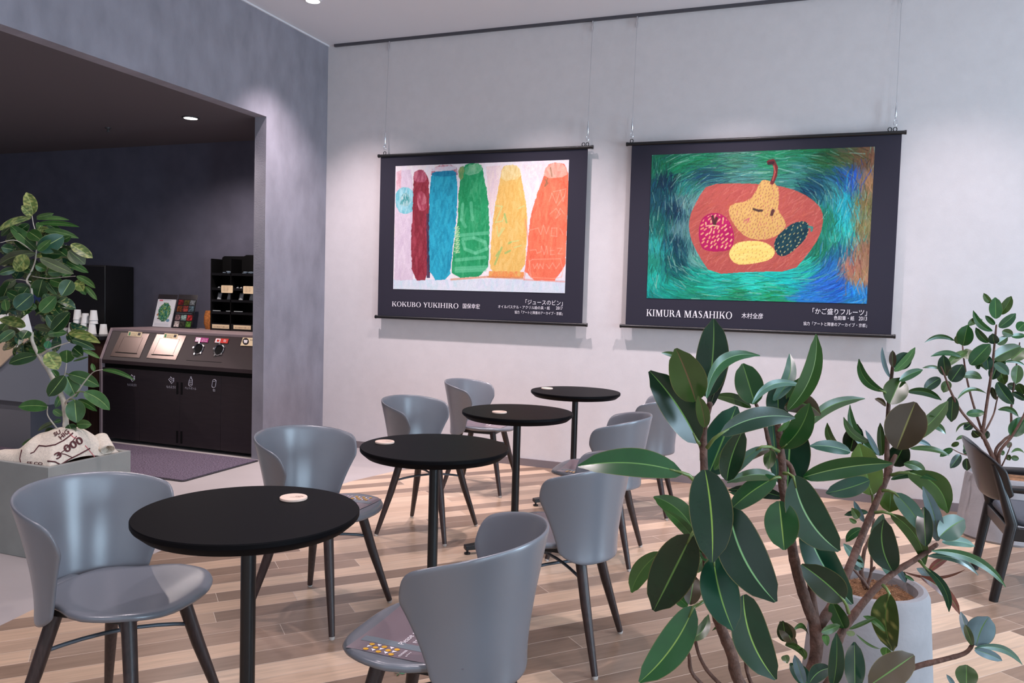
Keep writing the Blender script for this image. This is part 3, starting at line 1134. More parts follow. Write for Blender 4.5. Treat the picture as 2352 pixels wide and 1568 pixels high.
for (a_, c_) in (((484.5, 746), (526, 753)), ((533.5, 748), (576, 755))):
    p0, p1 = rp(a_[0], c_[1], RY - .009), rp(c_[0], a_[1], RY - .009)
    b = MB()
    b.box(p0[0] + .012, p1[0], RY - .009, RY - .0065, p0[2], p1[2])
    o = b.build('strip_label', MT['cream'], rack)
    text_mb('おひとり様1点まででお願いします', (p0[0] + .03, RY - .0105, p0[2] + .008), (1, 0, 0), (0, 0, 1), width=(p1[0] - p0[0]) * .8, height=.012).build('lettering', MT['ink'], o)
names = ['clear sachet at the far left of the sachet row', 'bright clear sachet second in the sachet row', 'clear sachet third in the sachet row', 'clear sachet at the right of the sachet row']
for k, px in enumerate((502.5, 525.5, 552.5, 576.5)):
    p = rp(px, 692, RY + .03)
    z_ = shelf_z[2] + .0085
    b = MB()
    vs = []
    for j in range(5):
        for i in range(5):
            u, v = i / 4 * 2 - 1, j / 4
            vs.append((p[0] + u * .021, RY + .03 + .02 * v - .008 * (1 - u * u) * (1 - (2 * v - 1) ** 2) + RNG.normal(0, .0012), z_ + .072 * v))
    b.add(vs, [(j * 5 + i, j * 5 + i + 1, (j + 1) * 5 + i + 1, (j + 1) * 5 + i) for j in range(4) for i in range(4)])
    tag(b.build('sugar_sachet', MT['sugar'], None, 180, solid=.006), names[k] + ' of the black rack', 'sachet', 'clear sachets in the rack')
k = 0
for px, py, r_ in ((515, 632, .8), (522, 631, 1.2), (532, 632, 1), (556, 633, .7), (564, 632, 1.1), (571, 632, 1), (578, 632, 1.1), (584, 632, 1.2)):
    p = rp(px, py, RY + .05)
    b = MB()
    z_ = shelf_z[4] + .0085
    b.lathe([(.011 * r_, 0), (.016 * r_, .022 * r_), (.019 * r_, .023 * r_), (.018 * r_, .026 * r_), (.004, .027 * r_)], (p[0], RY + .05 + .02 * (k % 2), z_), 14)
    k += 1
    tag(b.build('creamer_pot', MT['creamer'], None, 40), 'small pale creamer pot on the top shelf of the black rack', 'creamer', 'creamer pots on the top rack shelf')
for k, (px, py) in enumerate(((502, 664), (545, 665), (553, 665.5))):
    p = rp(px, py, RY + .05)
    b = MB()
    z_ = shelf_z[3] + .0085
    b.add([(p[0] - .02, RY + .04, z_), (p[0] + .02, RY + .04, z_), (p[0] + .02, RY + .07, z_), (p[0] - .02, RY + .07, z_), (p[0] + .004, RY + .055, z_ + .028)], [(0, 3, 2, 1), (0, 1, 4), (1, 2, 4), (2, 3, 4), (3, 0, 4)])
    tag(b.build('paper_packet', MT['sugar']), ['small folded packet left of the cream label', 'small folded packet between the cream labels, left of its pair', 'small folded packet between the cream labels, right of its pair'][k] + ' in the black rack', 'packet', 'folded packets in the rack')
for k, (pa, pb) in enumerate(((484.5, 506.5), (518, 530), (536, 557.5))):
    p0, p1 = rp(pa, 719, RY + .02), rp(pb, 719, RY + .02)
    b = MB()
    z_ = shelf_z[1] + .022 + .004
    b.tube([(p0[0] + .016, RY + .01, z_), (p1[0], RY + .02, z_)], .004, 8)
    tag(b.build('stir_stick', MT['sugar']), ['pale stir stick at the left end', 'short dim stir stick in the middle', 'bluish stir stick at the right'][k] + ' of the lower rack shelf', 'stick', 'stir sticks in the rack')
# wicker basket behind the rack
p = on_plane(479, 752, 1, 5.70)
b = MB()
b.lathe([(.045, 0), (.06, .05), (.058, .12), (.046, .165), (.04, .16), (.05, .11), (.05, .05), (.03, .01)], (p[0] + .035, 5.69, TZ), 20)
tag(b.build('wicker_basket', MT['wicker'], None, 60), 'orange brown wicker basket peeking out left of the black rack', 'basket')

# leaflets in acrylic stands
def leaflet_stand(corners, bgcol, lab_s, lab_l, painter):
    tl, tr_, br_, bl = corners
    y_ = 5.60
    o0, u1 = on_plane(*bl, 1, y_), on_plane(*br_, 1, y_)
    W_ = u1[0] - o0[0]
    H_ = np.linalg.norm(on_plane(*tl, 1, y_ + .06) - o0)
    t = np.array([0, .27, 1.0])
    t /= np.linalg.norm(t)
    sk = .0
    o0 = np.array([o0[0], y_, TZ + .004])
    nrm = np.array([0, -t[2], t[1]])
    st = thing('acrylic_stand', (o0[0] + W_ / 2, y_ + .02, TZ), lab_s, 'stand', 'leaflet stands')
    b = MB()
    a_ = o0 - np.array([.008, 0, .0035])
    wv = np.array([W_ + .016, 0, 0])
    b.prism([a_, a_ + wv, a_ + wv + t * (H_ + .05), a_ + t * (H_ + .05)], -nrm * .002)
    b.build('back_sheet', MT['acr'], st)
    b = MB()
    b.prism([a_ + [0, 0, 0], a_ + wv, a_ + wv + np.array([0, .10, 0]), a_ + np.array([0, .10, 0])], (0, 0, .002))
    b.build('base_sheet', MT['acr'], st)
    lf = thing('leaflet', tuple(o0), lab_l, 'leaflet', 'leaflets on the bin cabinet')
    b = MB()
    q = o0 + nrm * .0012
    b.prism([q, q + [W_, 0, 0], q + np.array([W_, 0, 0]) + t * H_, q + t * H_], nrm * .0012)
    b.build('sheet', MT['white'] if bgcol > 100 else MT['machine'], lf)
    pa = Paint(72, int(72 * H_ / W_), (bgcol, bgcol, bgcol + 6))
    painter(pa)
    pa.build('printed_face', q + nrm * .0018, np.array([W_, 0, 0]), t * H_, MT['print'], lf)


def paint_plantmap(pa):
    th = np.linspace(0, 2 * PI, 40, endpoint=False)
    m = pa.fill([(.5 + .34 * math.cos(a), .53 + .34 * math.sin(a)) for a in th], (60, 120, 90), 1, .015)
    for _ in range(160):
        x, y = RNG.uniform(.15, .85), RNG.uniform(.2, .88)
        a = RNG.uniform(0, PI)
        pa.stroke(x, y, x + .08 * math.cos(a), y + .06 * math.sin(a), .02, random.choice([(40, 96, 70), (120, 160, 90), (70, 130, 140), (170, 180, 100), (30, 80, 70), (150, 190, 170)]), .8, m)
    pa.stroke(.12, .95, .28, .95, .025, (206, 60, 80), .9)
    pa.stroke(.34, .955, .75, .955, .012, (150, 150, 165), .7)
    pa.fill([(.24 + .08 * math.cos(a), .30 + .02 * math.sin(a)) for a in th], (50, 40, 40))
    pa.stroke(.2, .24, .3, .24, .04, (215, 215, 220), .9)
    pa.fill([(.78 + .09 * math.cos(a), .24 + .055 * math.sin(a)) for a in th], (110, 150, 175))
    for k in range(3):
        pa.stroke(.1, .12 - .03 * k, .85, .12 - .03 * k, .008, (170, 175, 190), .6)
    pa.fill([(.1, .43), (.2, .5), (.18, .38)], (190, 120, 70))


def paint_photos(pa):
    cols = [[(120, 30, 36), (90, 80, 40), (120, 126, 130)], [(110, 60, 34), (150, 66, 60), (80, 100, 110)], [(130, 100, 104), (140, 166, 160), (170, 46, 50)], [(215, 200, 196), (60, 60, 50), (84, 130, 50)]]
    ys = [(.80, .98), (.56, .77), (.26, .46), (.03, .23)]
    for r_ in range(4):
        for c_ in range(3):
            x0, x1, (y0, y1) = .05 + c_ * .32, .34 + c_ * .32, ys[r_]
            m = pa.fill([(x0, y0), (x1, y0), (x1, y1), (x0, y1)], tuple(np.array(cols[r_][c_]) * .6))
            for _ in range(26):
                x, y = RNG.uniform(x0, x1), RNG.uniform(y0, y1)
                f = RNG.uniform(.5, 1.35)
                a = RNG.uniform(0, PI)
                pa.stroke(x, y, x + .08 * math.cos(a), y + .05 * math.sin(a), .03, np.clip(np.array(cols[r_][c_]) * f, 0, 255), .7, m)
    pa.stroke(.07, .51, .9, .51, .012, (150, 156, 160), .6)


leaflet_stand(((364, 686), (404, 687), (391.5, 750), (350.5, 749)), 226, 'clear acrylic stand holding the white leaflet on the bin cabinet', 'white leaflet with a green leafy circle on the bin cabinet', paint_plantmap)
leaflet_stand(((412, 686), (452, 687), (437.5, 752), (396.5, 750.5)), 26, 'clear acrylic stand holding the dark leaflet on the bin cabinet', 'black leaflet with a grid of small colour photos on the bin cabinet', paint_photos)

# ------------------------------------------------------------------ serving counter, machine and cups at the left
sc_ = thing('serving_counter', (-6.2, 5.4, 0), 'dark walnut fronted serving counter left of the bin cabinet', 'counter')
b = MB()
b.box(-7.6, -5.66, 5.12, 5.768, .02, .85)
b.build('body', MT['walnut'], sc_)
b = MB()
b.box(-7.6, -5.66, 5.06, 5.768, .85, .885)
b.build('worktop', MT['machine'], sc_, bevel=.003)
mc = thing('coffee_machine', (-6.37, 5.5, .886), 'tall black coffee machine on the serving counter, behind the pale trunked plant', 'machine')
b = MB()
b.box(-6.75, -6.0, 5.42, 5.75, .886, 1.50)
b.build('housing', MT['machine'], mc, bevel=.008)
p0, p1 = on_plane(74, 702, 1, 5.41), on_plane(122, 658, 1, 5.41)
b = MB()
b.box(p0[0], p1[0], 5.412, 5.42, p0[2], p1[2])
b.build('screen', MT['screen'], mc)
b = MB()
b.box(-6.72, -6.30, 5.24, 5.42, .886, .93)
b.build('drip_tray', MT['chrome'], mc, bevel=.004)

cup_mb = MB()
cup_mb.lathe([(.036, 0), (.037, .003), (.035, .005), (.0265, .088), (.0255, .09), (.0245, .086), (.0, .086)], (0, 0, 0), 24, cap0=False, cap1=False)
def cup_at(x, y, z, lab, first=[None]):
    if first[0] is None:
        o = first[0] = cup_mb.build('paper_cup', MT['cup'], None, 40)
    else:
        o = first[0].copy()
        COL.objects.link(o)
    tag(o, lab, 'cup', 'upturned white cups on the serving counter')
    o.location = (x, y, z)
zc_ = .8855
cy_ = 5.27
cx_ = [on_plane(px, 768, 1, cy_)[0] for px in (159.5, 177, 195, 214, 231)]
low = ['upturned white cup at the left end of the bottom row', 'upturned white cup second from the left in the bottom row', 'upturned white cup in the middle of the bottom row', 'upturned white cup second from the right in the bottom row', 'upturned white cup at the right end of the bottom row']
for i, x in enumerate(cx_):
    cup_at(x, cy_ + (.03 if i in (0, 4) else -.01), zc_, low[i])
for i, (x, n_, lab) in enumerate(((cx_[1], 2, 'left'), (cx_[2], 1, 'middle'), (cx_[3], 2, 'right'))):
    for k in range(n_):
        cup_at(x, cy_ + .005, zc_ + .0905 + k * .030, 'white cup on top of the %s upper stack' % lab if k == n_ - 1 else 'white cup under the top one of the %s upper stack' % lab)

lc = thing('reception_counter', (-5.9, 4.6, 0), 'blue grey counter with beige front panel at the left edge behind the plant', 'counter')
p_r, p_t = on_plane(113, 850, 1, 4.4)[0], .918
zs_ = on_plane(113, 930, 1, 4.4)[2]
b = MB()
b.box(-7.3, p_r, 4.4, 4.75, zs_, p_t)
b.build('body', MT['counter'], lc, bevel=.004)
b = MB()
b.box(-7.3, on_plane(70, 960, 1, 4.44)[0], 4.44, 4.75, 0, zs_)
b.build('plinth', MT['plinth'], lc)
b = MB()
q = [on_plane(*c_, 1, 4.385) for c_ in ((64, 779), (0, 841))]
b.prism([(-7.29, 4.385, p_t - .004), (q[0][0] - .06, 4.385, p_t - .004), (q[0][0], 4.385, q[0][2]), (q[1][0], 4.385, q[1][2]), (q[1][0] - .8, 4.385, .18), (-7.29, 4.385, .18)], (0, .014, 0))
b.build('front_panel', MT['beige'], lc)
for (a0, a1, z0p, z1p, lab) in ((0, 13, 735, 717, 'white menu card at the left edge of the blue grey counter'), (20, 62, 733, 711, 'white folded menu card on the blue grey counter behind leaves')):
    p0, p1 = on_plane(a0, z0p, 1, 4.55), on_plane(a1, z1p, 1, 4.55)
    b = MB()
    x0_, x1_ = p0[0], p1[0]
    z1_ = p1[2]
    b.add([(x0_, 4.50, p_t), (x1_, 4.50, p_t), (x1_, 4.55, z1_), (x0_, 4.55, z1_), (x0_, 4.60, p_t), (x1_, 4.60, p_t)], [(0, 1, 2, 3), (3, 2, 5, 4), (0, 3, 4), (1, 5, 2), (0, 4, 5, 1)])
    tag(b.build('menu_card', MT['cup']), lab, 'card', 'menu cards on the counter')

# ------------------------------------------------------------------ hanging banners
BY = 5.765


def serif(b, s, O, U, V, width, height):
    """narrow roman capitals from strokes; O lower left"""
    O, U, V = (np.array(q, float) for q in (O, U, V))
    T, H_ = .125, .055
    adv = {'K': .80, 'O': .86, 'U': .80, 'B': .70, 'Y': .74, 'I': .40, 'H': .86, 'R': .78, 'M': 1.02, 'A': .78, 'S': .60, ' ': .34}
    tot = sum(adv[c] for c in s)
    kx = width / tot
    x0 = 0

    def poly(p):
        b.add([O + U * ((x0 + x) * kx) + V * (y * height) for x, y in p], [tuple(range(len(p)))])

    def rect(x, y, w, h):
        poly([(x, y), (x + w, y), (x + w, y + h), (x, y + h)])

    def ser(x, y, w):
        rect(x, y, w, .045)

    def stem(x, w=T, y0=0, y1=1, bot=True, top=True):
        rect(x, y0, w, y1 - y0)
        if bot:
            ser(x - .08, y0, w + .16)
        if top:
            ser(x - .08, y1 - .045, w + .16)

    def ring(cx, cy, rx, ry, tx, ty, a0=0, a1=360, n=28):
        for k in range(n):
            a, c = (math.radians(a0 + (a1 - a0) * (k + e) / n) for e in (0, 1))
            poly([(cx + rx * math.cos(a), cy + ry * math.sin(a)), (cx + rx * math.cos(c), cy + ry * math.sin(c)),
                  (cx + (rx - tx) * math.cos(c), cy + (ry - ty) * math.sin(c)), (cx + (rx - tx) * math.cos(a), cy + (ry - ty) * math.sin(a))])

    def diag(xa, ya, xb, yb, w):
        poly([(xa, ya), (xa + w, ya), (xb + w, yb), (xb, yb)])
    for c in s:
        if c == 'K':
            stem(.11)
            diag(.24, .40, .60, 1, .07)
            diag(.34, .54, .60, 0, .17)
            ser(.53, 0, .28)
            ser(.50, .955, .24)
        elif c == 'O':
            ring(.43, .5, .38, .52, T, .045)
        elif c == 'U':
            stem(.12, T, .28, 1, bot=False)
            stem(.60, .07, .28, 1, bot=False)
            ring(.395, .28, .275, .30, T * .85, .06, 180, 360, 16)
        elif c == 'B':
            stem(.10)
            ring(.30, .76, .27, .24, .14, .045, -90, 90, 14)
            ring(.32, .27, .32, .27, .15, .045, -90, 90, 14)
            for y in (.955, .50, 0):
                rect(.22, y, .12, .045)
        elif c == 'Y':
            diag(.05, 1, .30, .42, .16)
            diag(.60, 1, .40, .42, .07)
            stem(.30, T, 0, .46, top=False)
            ser(-.02, .955, .32)
            ser(.50, .955, .26)
        elif c == 'I':
            stem(.125)
        elif c == 'H':
            stem(.10)
            stem(.60)
            rect(.2, .48, .45, .05)
        elif c == 'R':
            stem(.10)
            ring(.30, .74, .29, .26, .15, .045, -90, 90, 14)
            rect(.22, .955, .1, .045)
            rect(.22, .48, .14, .045)
            diag(.34, .50, .58, 0, .17)
            ser(.60, 0, .20)
        elif c == 'M':
            stem(.12, .06)
            stem(.76)
            diag(.12, 1, .44, 0, .16)
            diag(.72, 1, .47, 0, .06)
            ser(.0, .955, .26)
        elif c == 'A':
            diag(.34, 1, .10, 0, .065)
            diag(.33, 1, .54, 0, .17)
            rect(.2, .30, .36, .05)
            ser(.0, 0, .27)
            ser(.46, 0, .32)
        elif c == 'S':
            pts = [(.48, .80), (.40, .95), (.27, .985), (.14, .90), (.12, .76), (.22, .62), (.38, .46), (.46, .28), (.40, .09), (.26, .015), (.13, .06), (.07, .24)]
            wd = [.03, .05, .05, .09, .13, .16, .17, .14, .09, .05, .05, .03]
            for i in range(len(pts) - 1):
                (xa, ya), (xb, yb) = pts[i], pts[i + 1]
                d = np.array([yb - ya, xa - xb])
                d /= np.linalg.norm(d) + 1e-9
                wa, wb_ = wd[i] / 2, wd[i + 1] / 2
                poly([(xa + d[0] * wa, ya + d[1] * wa), (xb + d[0] * wb_, yb + d[1] * wb_), (xb - d[0] * wb_, yb - d[1] * wb_), (xa - d[0] * wa, ya - d[1] * wa)])
        x0 += adv[c]
    return b


def banner(x0, x1, z0, z1, rodx, label, texts, art, art_rect, eyel):
    t = thing('hanging_banner', ((x0 + x1) / 2, BY, z1), label, 'banner', 'hanging art banners')
    b = MB()
    n = 24
    vs = []
    for j in (0, 1):
        for i in range(n + 1):
            u = i / n
            vs.append((x0 + (x1 - x0) * u, BY + .003, z0 + (z1 - z0) * j))
    b.add(vs, [(i, i + 1, n + 2 + i, n + 1 + i) for i in range(n)])
    b.build('cloth', MT['banner'], t, solid=.0016)
    for nm, z in (('top_rod', z1), ('bottom_rod', z0)):
        b = MB()
        b.tube([(rodx[0], BY, z), (rodx[1], BY, z)], .0125, 16)
        r = b.build(nm, MT['blackm'], t, 40)
        for xx in rodx:
            b = MB()
            s = -1 if xx == rodx[0] else 1
            b.tube([(xx, BY, z), (xx + s * .012, BY, z)], .0145, 16)
            b.build('end_cap', MT['blackm'], r, 40)
    for xx in eyel:
        b = MB()
        b.tube([(xx + .011 * math.cos(a), BY, z1 + .022 + .013 * math.sin(a)) for a in np.linspace(0, 2 * PI, 15)], .003, 8)
        b.build('eyelet', MT['blackm'], t, 60)
    ax0, ax1, az0, az1 = art_rect
    art.build('art_print', (ax0, BY - .0005, az0), (ax1 - ax0, 0, 0), (0, 0, az1 - az0), MT['print'], t)
    b = MB()
    for kind, s, (pxa, pya), (pxb, pyb), h in texts:
        a, c = on_plane(pxa, pya, 1, BY), on_plane(pxb, pyb, 1, BY)
        z = (a[2] + c[2]) / 2
        O = (a[0], BY - .0012, z)
        if kind == 'serif':
            serif(b, s, O, (1, 0, 0), (0, 0, 1), c[0] - a[0], h)
        else:
            text_mb(s, O, (1, 0, 0), (0, 0, 1), width=c[0] - a[0], height=h, mb=b)
    b.build('lettering', MT['white'], t)
    return t


# ---- first art: crayon bottles
K1 = homography([(218, 255), (1465, 210), (1435, 1170), (195, 1140)])
P1 = Paint(400, 268, (232, 224, 228))


def crayon(pa, poly, base, cols, n, wid=.006, rough=.0014, alpha=.35, ln=.09):
    m = pa.fill(K1(poly) if poly is not None else [(0, 0), (1, 0), (1, 1), (0, 1)], base, .97 if poly is not None else 0, rough)
    for _ in range(n):
        jj, ii = np.nonzero(m)
        k = RNG.integers(len(jj))
        x, y = ii[k] / pa.w, 1 - jj[k] / pa.h
        a = RNG.normal(PI / 2, .35)
        pa.stroke(x, y, x + ln * math.cos(a) * .6, y + ln * math.sin(a), wid * RNG.uniform(.4, 1.3), cols[RNG.integers(len(cols))], alpha, m)
    return m


crayon(P1, None, (0, 0, 0), [(240, 232, 232), (226, 212, 220), (236, 226, 214), (222, 228, 230)], 700, .012, 0, .3)
crayon(P1, [(195, 1070), (900, 1065), (1437, 1075), (1435, 1170), (195, 1140)], (214, 222, 228), [(190, 220, 226), (228, 226, 236), (206, 210, 226)], 160, .008)
crayon(P1, [(245, 290), (330, 280), (345, 420), (340, 1075), (205, 1075), (215, 560)], (214, 196, 210), [(228, 214, 224), (206, 186, 204), (220, 206, 214)], 160)
crayon(P1, [(225, 300), (262, 280), (258, 420), (222, 440)], (226, 190, 196), [(216, 160, 170), (236, 220, 224)], 30)
crayon(P1, [(870, 260), (985, 250), (950, 420), (905, 640), (885, 480)], (230, 208, 206), [(238, 222, 214), (222, 200, 208)], 60)
crayon(P1, [(1140, 250), (1300, 240), (1260, 400), (1180, 620), (1155, 480)], (234, 222, 220), [(240, 230, 226), (226, 206, 212)], 60)
crayon(P1, smooth_poly([(215, 500), (225, 430), (285, 400), (345, 430), (362, 500), (345, 580), (285, 605), (230, 580)]), (120, 196, 206), [(150, 214, 220), (90, 176, 190), (190, 220, 224)], 90)
crayon(P1, smooth_poly([(255, 450), (320, 450), (322, 545), (252, 545)]), (150, 196, 196), [(40, 130, 130), (200, 220, 220), (60, 150, 150)], 40, .003, .003, .6, .03)
crayon(P1, smooth_poly([(350, 300), (380, 285), (425, 285), (450, 330), (458, 380), (462, 560), (460, 1078), (335, 1075), (325, 760), (340, 600), (345, 420)], 1), (146, 48, 62), [(130, 36, 52), (168, 70, 84), (120, 40, 50)], 240)
crayon(P1, smooth_poly([(352, 300), (380, 285), (428, 285), (450, 375), (345, 370)], 1), (176, 84, 104), [(200, 120, 136), (150, 60, 84)], 60)
crayon(P1, smooth_poly([(370, 450), (400, 430), (440, 470), (445, 570), (375, 580)]), (176, 80, 98), [(206, 130, 140), (150, 50, 70)], 50)
crayon(P1, [(440, 600), (470, 590), (462, 1060), (440, 1060)], (60, 60, 90), [(40, 40, 60), (110, 60, 80)], 60)
crayon(P1, smooth_poly([(485, 255), (660, 245), (668, 340), (470, 340)], 1), (190, 120, 134), [(214, 200, 206), (160, 60, 76), (226, 216, 220)], 70)
crayon(P1, smooth_poly([(480, 262), (655, 252), (655, 285), (482, 300)], 1), (220, 214, 222), [(228, 190, 200), (206, 226, 236)], 30)
crayon(P1, smooth_poly([(478, 300), (560, 290), (655, 290), (664, 420), (655, 640), (620, 900), (605, 1072), (465, 1075), (455, 820), (462, 440)], 1), (36, 160, 188), [(46, 176, 204), (30, 142, 172), (60, 184, 206), (28, 130, 160)], 380)
crayon(P1, smooth_poly([(480, 300), (560, 290), (655, 290), (660, 330), (478, 330)], 1), (30, 130, 166), [(24, 110, 150), (60, 160, 190)], 30)
crayon(P1, smooth_poly([(700, 250), (770, 232), (835, 240), (860, 360), (885, 500), (893, 760), (880, 1045), (615, 1062), (625, 900), (665, 640), (672, 420)], 1), (32, 148, 92), [(28, 134, 80), (50, 166, 108), (40, 156, 100), (90, 184, 130)], 420)
crayon(P1, smooth_poly([(670, 270), (720, 250), (700, 360), (672, 350)], 1), (150, 170, 110), [(190, 180, 120), (90, 150, 90)], 30)
crayon(P1, smooth_poly([(720, 250), (830, 236), (846, 300), (715, 330)], 1), (110, 184, 140), [(150, 204, 160), (70, 166, 110)], 50)
G = K1
for pts in ([(700, 530), (690, 640), (720, 690)], [(760, 520), (770, 640)], [(700, 780), (780, 770), (860, 800), (870, 850), (790, 880), (715, 850), (700, 800)], [(650, 930), (860, 910)], [(650, 990), (870, 980)], [(650, 1010), (860, 1000)], [(650, 755), (880, 735)]):
    P1.path(G(pts), .009, (120, 204, 160), .55)
for k in range(7):
    y = 700 + 28 * k
    P1.path(G([(640, y), (668, y - 10), (650, y + 10), (676, y + 4)]), .003, (190, 220, 170), .8)
crayon(P1, smooth_poly([(985, 258), (1045, 245), (1105, 258), (1130, 380), (1160, 560), (1165, 700), (1140, 1050), (890, 1055), (905, 780), (925, 560), (965, 380)], 1), (232, 186, 100), [(240, 196, 116), (222, 170, 84), (236, 204, 130), (226, 180, 96)], 420)
crayon(P1, smooth_poly([(985, 258), (1045, 245), (1105, 258), (1125, 345), (970, 370)], 1), (232, 206, 140), [(240, 224, 170), (224, 190, 120)], 60)
crayon(P1, [(890, 1010), (1140, 1015), (1140, 1058), (885, 1058)], (232, 150, 84), [(236, 130, 80), (226, 190, 110)], 60)
for pts in ([(940, 540), (985, 545), (960, 600), (935, 660), (985, 650), (1005, 600)], [(960, 760), (1000, 700)], [(1100, 560), (1140, 540)], [(1040, 800), (1100, 790)], [(945, 690), (955, 760), (985, 700)], [(1070, 840), (1120, 825)]):
    P1.path(G(pts), .003, (206, 214, 140), .8)
for pts in ([(930, 960), (980, 840)], [(1005, 880), (1040, 862)], [(1000, 600), (1015, 660)], [(940, 900), (960, 870)], [(1030, 810), (1045, 802)]):
    P1.path(G(pts), .005, (150, 190, 110), .7)
crayon(P1, smooth_poly([(1300, 250), (1375, 225), (1440, 250), (1462, 330), (1452, 640), (1430, 1080), (1140, 1075), (1165, 820), (1180, 640), (1225, 480), (1280, 340)], 1), (240, 116, 84), [(244, 126, 92), (232, 100, 72), (246, 140, 104), (236, 108, 80)], 420)
crayon(P1, smooth_poly([(1295, 255), (1375, 228), (1440, 252), (1455, 335), (1280, 345)], 1), (240, 168, 146), [(246, 190, 170), (232, 150, 130)], 70)
for pts in ([(1180, 940), (1200, 925), (1400, 920), (1420, 1000), (1410, 1050), (1360, 1062), (1190, 1055), (1172, 1000), (1180, 940)], [(1190, 1045), (1175, 930)],
            [(1205, 960), (1215, 990), (1235, 955), (1245, 990), (1255, 960), (1275, 990), (1280, 955)], [(1300, 960), (1320, 990), (1345, 950), (1370, 990), (1395, 955)],
            [(1180, 860), (1225, 855), (1235, 880), (1262, 870), (1265, 830), (1285, 890), (1300, 830), (1310, 885)], [(1330, 840), (1330, 890), (1360, 890)], [(1330, 862), (1355, 860)], [(1380, 845), (1410, 845), (1385, 885), (1415, 885)],
            [(1180, 715), (1240, 700), (1260, 745), (1280, 680), (1300, 740), (1320, 690)], [(1340, 700), (1375, 700), (1375, 760), (1335, 755), (1340, 700)], [(1400, 705), (1420, 745)],
            [(1325, 600), (1370, 560), (1400, 600), (1370, 630), (1400, 560), (1430, 600)], [(1320, 510), (1340, 450), (1370, 520), (1400, 430), (1420, 510), (1440, 430)], [(1350, 440), (1440, 420)], [(1380, 540), (1430, 470)]):
    P1.path(G(pts), .0026, (250, 176, 150), .5)
for pts in ([(1290, 350), (1310, 380), (1290, 400), (1310, 345)], [(1330, 270), (1340, 330)]):
    P1.path(G(pts), .004, (140, 110, 80), .6)
P1.path(G([(1150, 640), (1175, 820), (1140, 1070), (1430, 1085)]), .004, (236, 130, 110), .5)
P1.path(G([(615, 1070), (880, 1050), (1130, 1062)]), .005, (206, 130, 90), .6)
P1.noise(.018)

# ---- second art: pencil fruit still life
K2 = homography([(265, 297), (1668, 233), (1635, 1228), (237, 1198)])
P2 = Paint(500, 340, (30, 110, 100))
SWATCH = [((300, 360), (30, 110, 84)), ((300, 550), (20, 70, 84)), ((300, 750), (24, 96, 90)), ((290, 870), (40, 150, 140)), ((280, 980), (30, 130, 110)), ((290, 1100), (30, 170, 150)), ((260, 1180), (20, 130, 120)),
          ((380, 450), (14, 44, 66)), ((420, 380), (24, 116, 80)), ((420, 650), (14, 50, 70)), ((420, 850), (16, 60, 76)), ((450, 980), (16, 70, 80)), ((420, 1050), (24, 100, 96)),
          ((600, 330), (30, 118, 84)), ((600, 420), (24, 70, 90)), ((800, 330), (60, 120, 100)), ((850, 400), (70, 130, 120)), ((1000, 290), (36, 130, 90)), ((1200, 290), (34, 124, 84)), ((1200, 380), (60, 130, 120)),
          ((1350, 320), (40, 100, 60)), ((1500, 290), (90, 96, 62)), ((1600, 300), (120, 84, 60)), ((1620, 450), (160, 120, 84)), ((1590, 600), (120, 110, 70)), ((1600, 750), (130, 120, 80)), ((1610, 900), (150, 110, 84)),
          ((1525, 430), (40, 90, 190)), ((1440, 450), (40, 100, 130)), ((1500, 600), (40, 170, 186)), ((1500, 760), (50, 186, 180)), ((1460, 680), (40, 160, 170)), ((1400, 500), (60, 130, 130)), ((1420, 820), (40, 140, 120)),
          ((1300, 480), (20, 70, 90)), ((1380, 700), (30, 120, 90)), ((1320, 900), (24, 110, 84)), ((1450, 900), (30, 100, 130)), ((1400, 980), (40, 110, 170)), ((1340, 1080), (40, 100, 190)), ((1280, 1180), (40, 120, 190)),
          ((1450, 1130), (36, 96, 190)), ((1550, 1180), (40, 130, 200)), ((1530, 1000), (170, 110, 90)), ((1590, 1050), (160, 120, 90)), ((1250, 1020), (40, 170, 150)), ((1100, 1090), (30, 180, 170)), ((900, 1100), (40, 190, 170)),
          ((700, 1090), (36, 180, 160)), ((550, 1060), (24, 150, 130)), ((550, 1140), (26, 140, 110)), ((800, 1170), (30, 140, 100)), ((1050, 1180), (30, 150, 100)), ((380, 1140), (24, 150, 130)), ((620, 560), (80, 140, 130)),
          ((480, 600), (90, 130, 130)), ((460, 780), (84, 130, 130)), ((540, 950), (90, 150, 140)), ((480, 500), (40, 120, 110))]
SP = K2([q for q, _ in SWATCH])
SCOL = np.array([c for _, c in SWATCH], float)
ASP = 340 / 500
d2 = ((P2.X[..., None] - SP[:, 0]) ** 2 + ((P2.Y[..., None] - SP[:, 1]) * ASP) ** 2)
w_ = 1 / (d2 + 2e-4) ** 2
P2.a = (w_ @ SCOL) / w_.sum(-1, keepdims=True) / 255
for _ in range(6500):
    x, y = RNG.uniform(0, 1), RNG.uniform(0, 1)
    dx, dy = (x - .5) * 1.0, (y - .5)
    p4 = abs(dx / .5), abs(dy / .5)
    gx, gy = math.copysign(p4[0] ** 3, dx), math.copysign(p4[1] ** 3, dy)
    a = math.atan2(gx, -gy) + RNG.normal(0, .22)
    if p4[0] > .78 and p4[0] > p4[1]:
        a = PI / 2 + RNG.normal(0, .2)
    i = np.argmin((SP[:, 0] - x + RNG.normal(0, .03)) ** 2 + ((SP[:, 1] - y + RNG.normal(0, .03)) * ASP) ** 2)
    c = np.clip(SCOL[i] * RNG.uniform(.62, 1.25) + RNG.normal(0, 8, 3), 0, 255)
    if RNG.uniform() < .05:
        c = np.array([150, 190, 170])
    L = RNG.uniform(.03, .10)
    P2.stroke(x - L / 2 * math.cos(a), y - L / 2 * math.sin(a), x + L / 2 * math.cos(a), y + L / 2 * math.sin(a), RNG.uniform(.0008, .0022), c, .6)


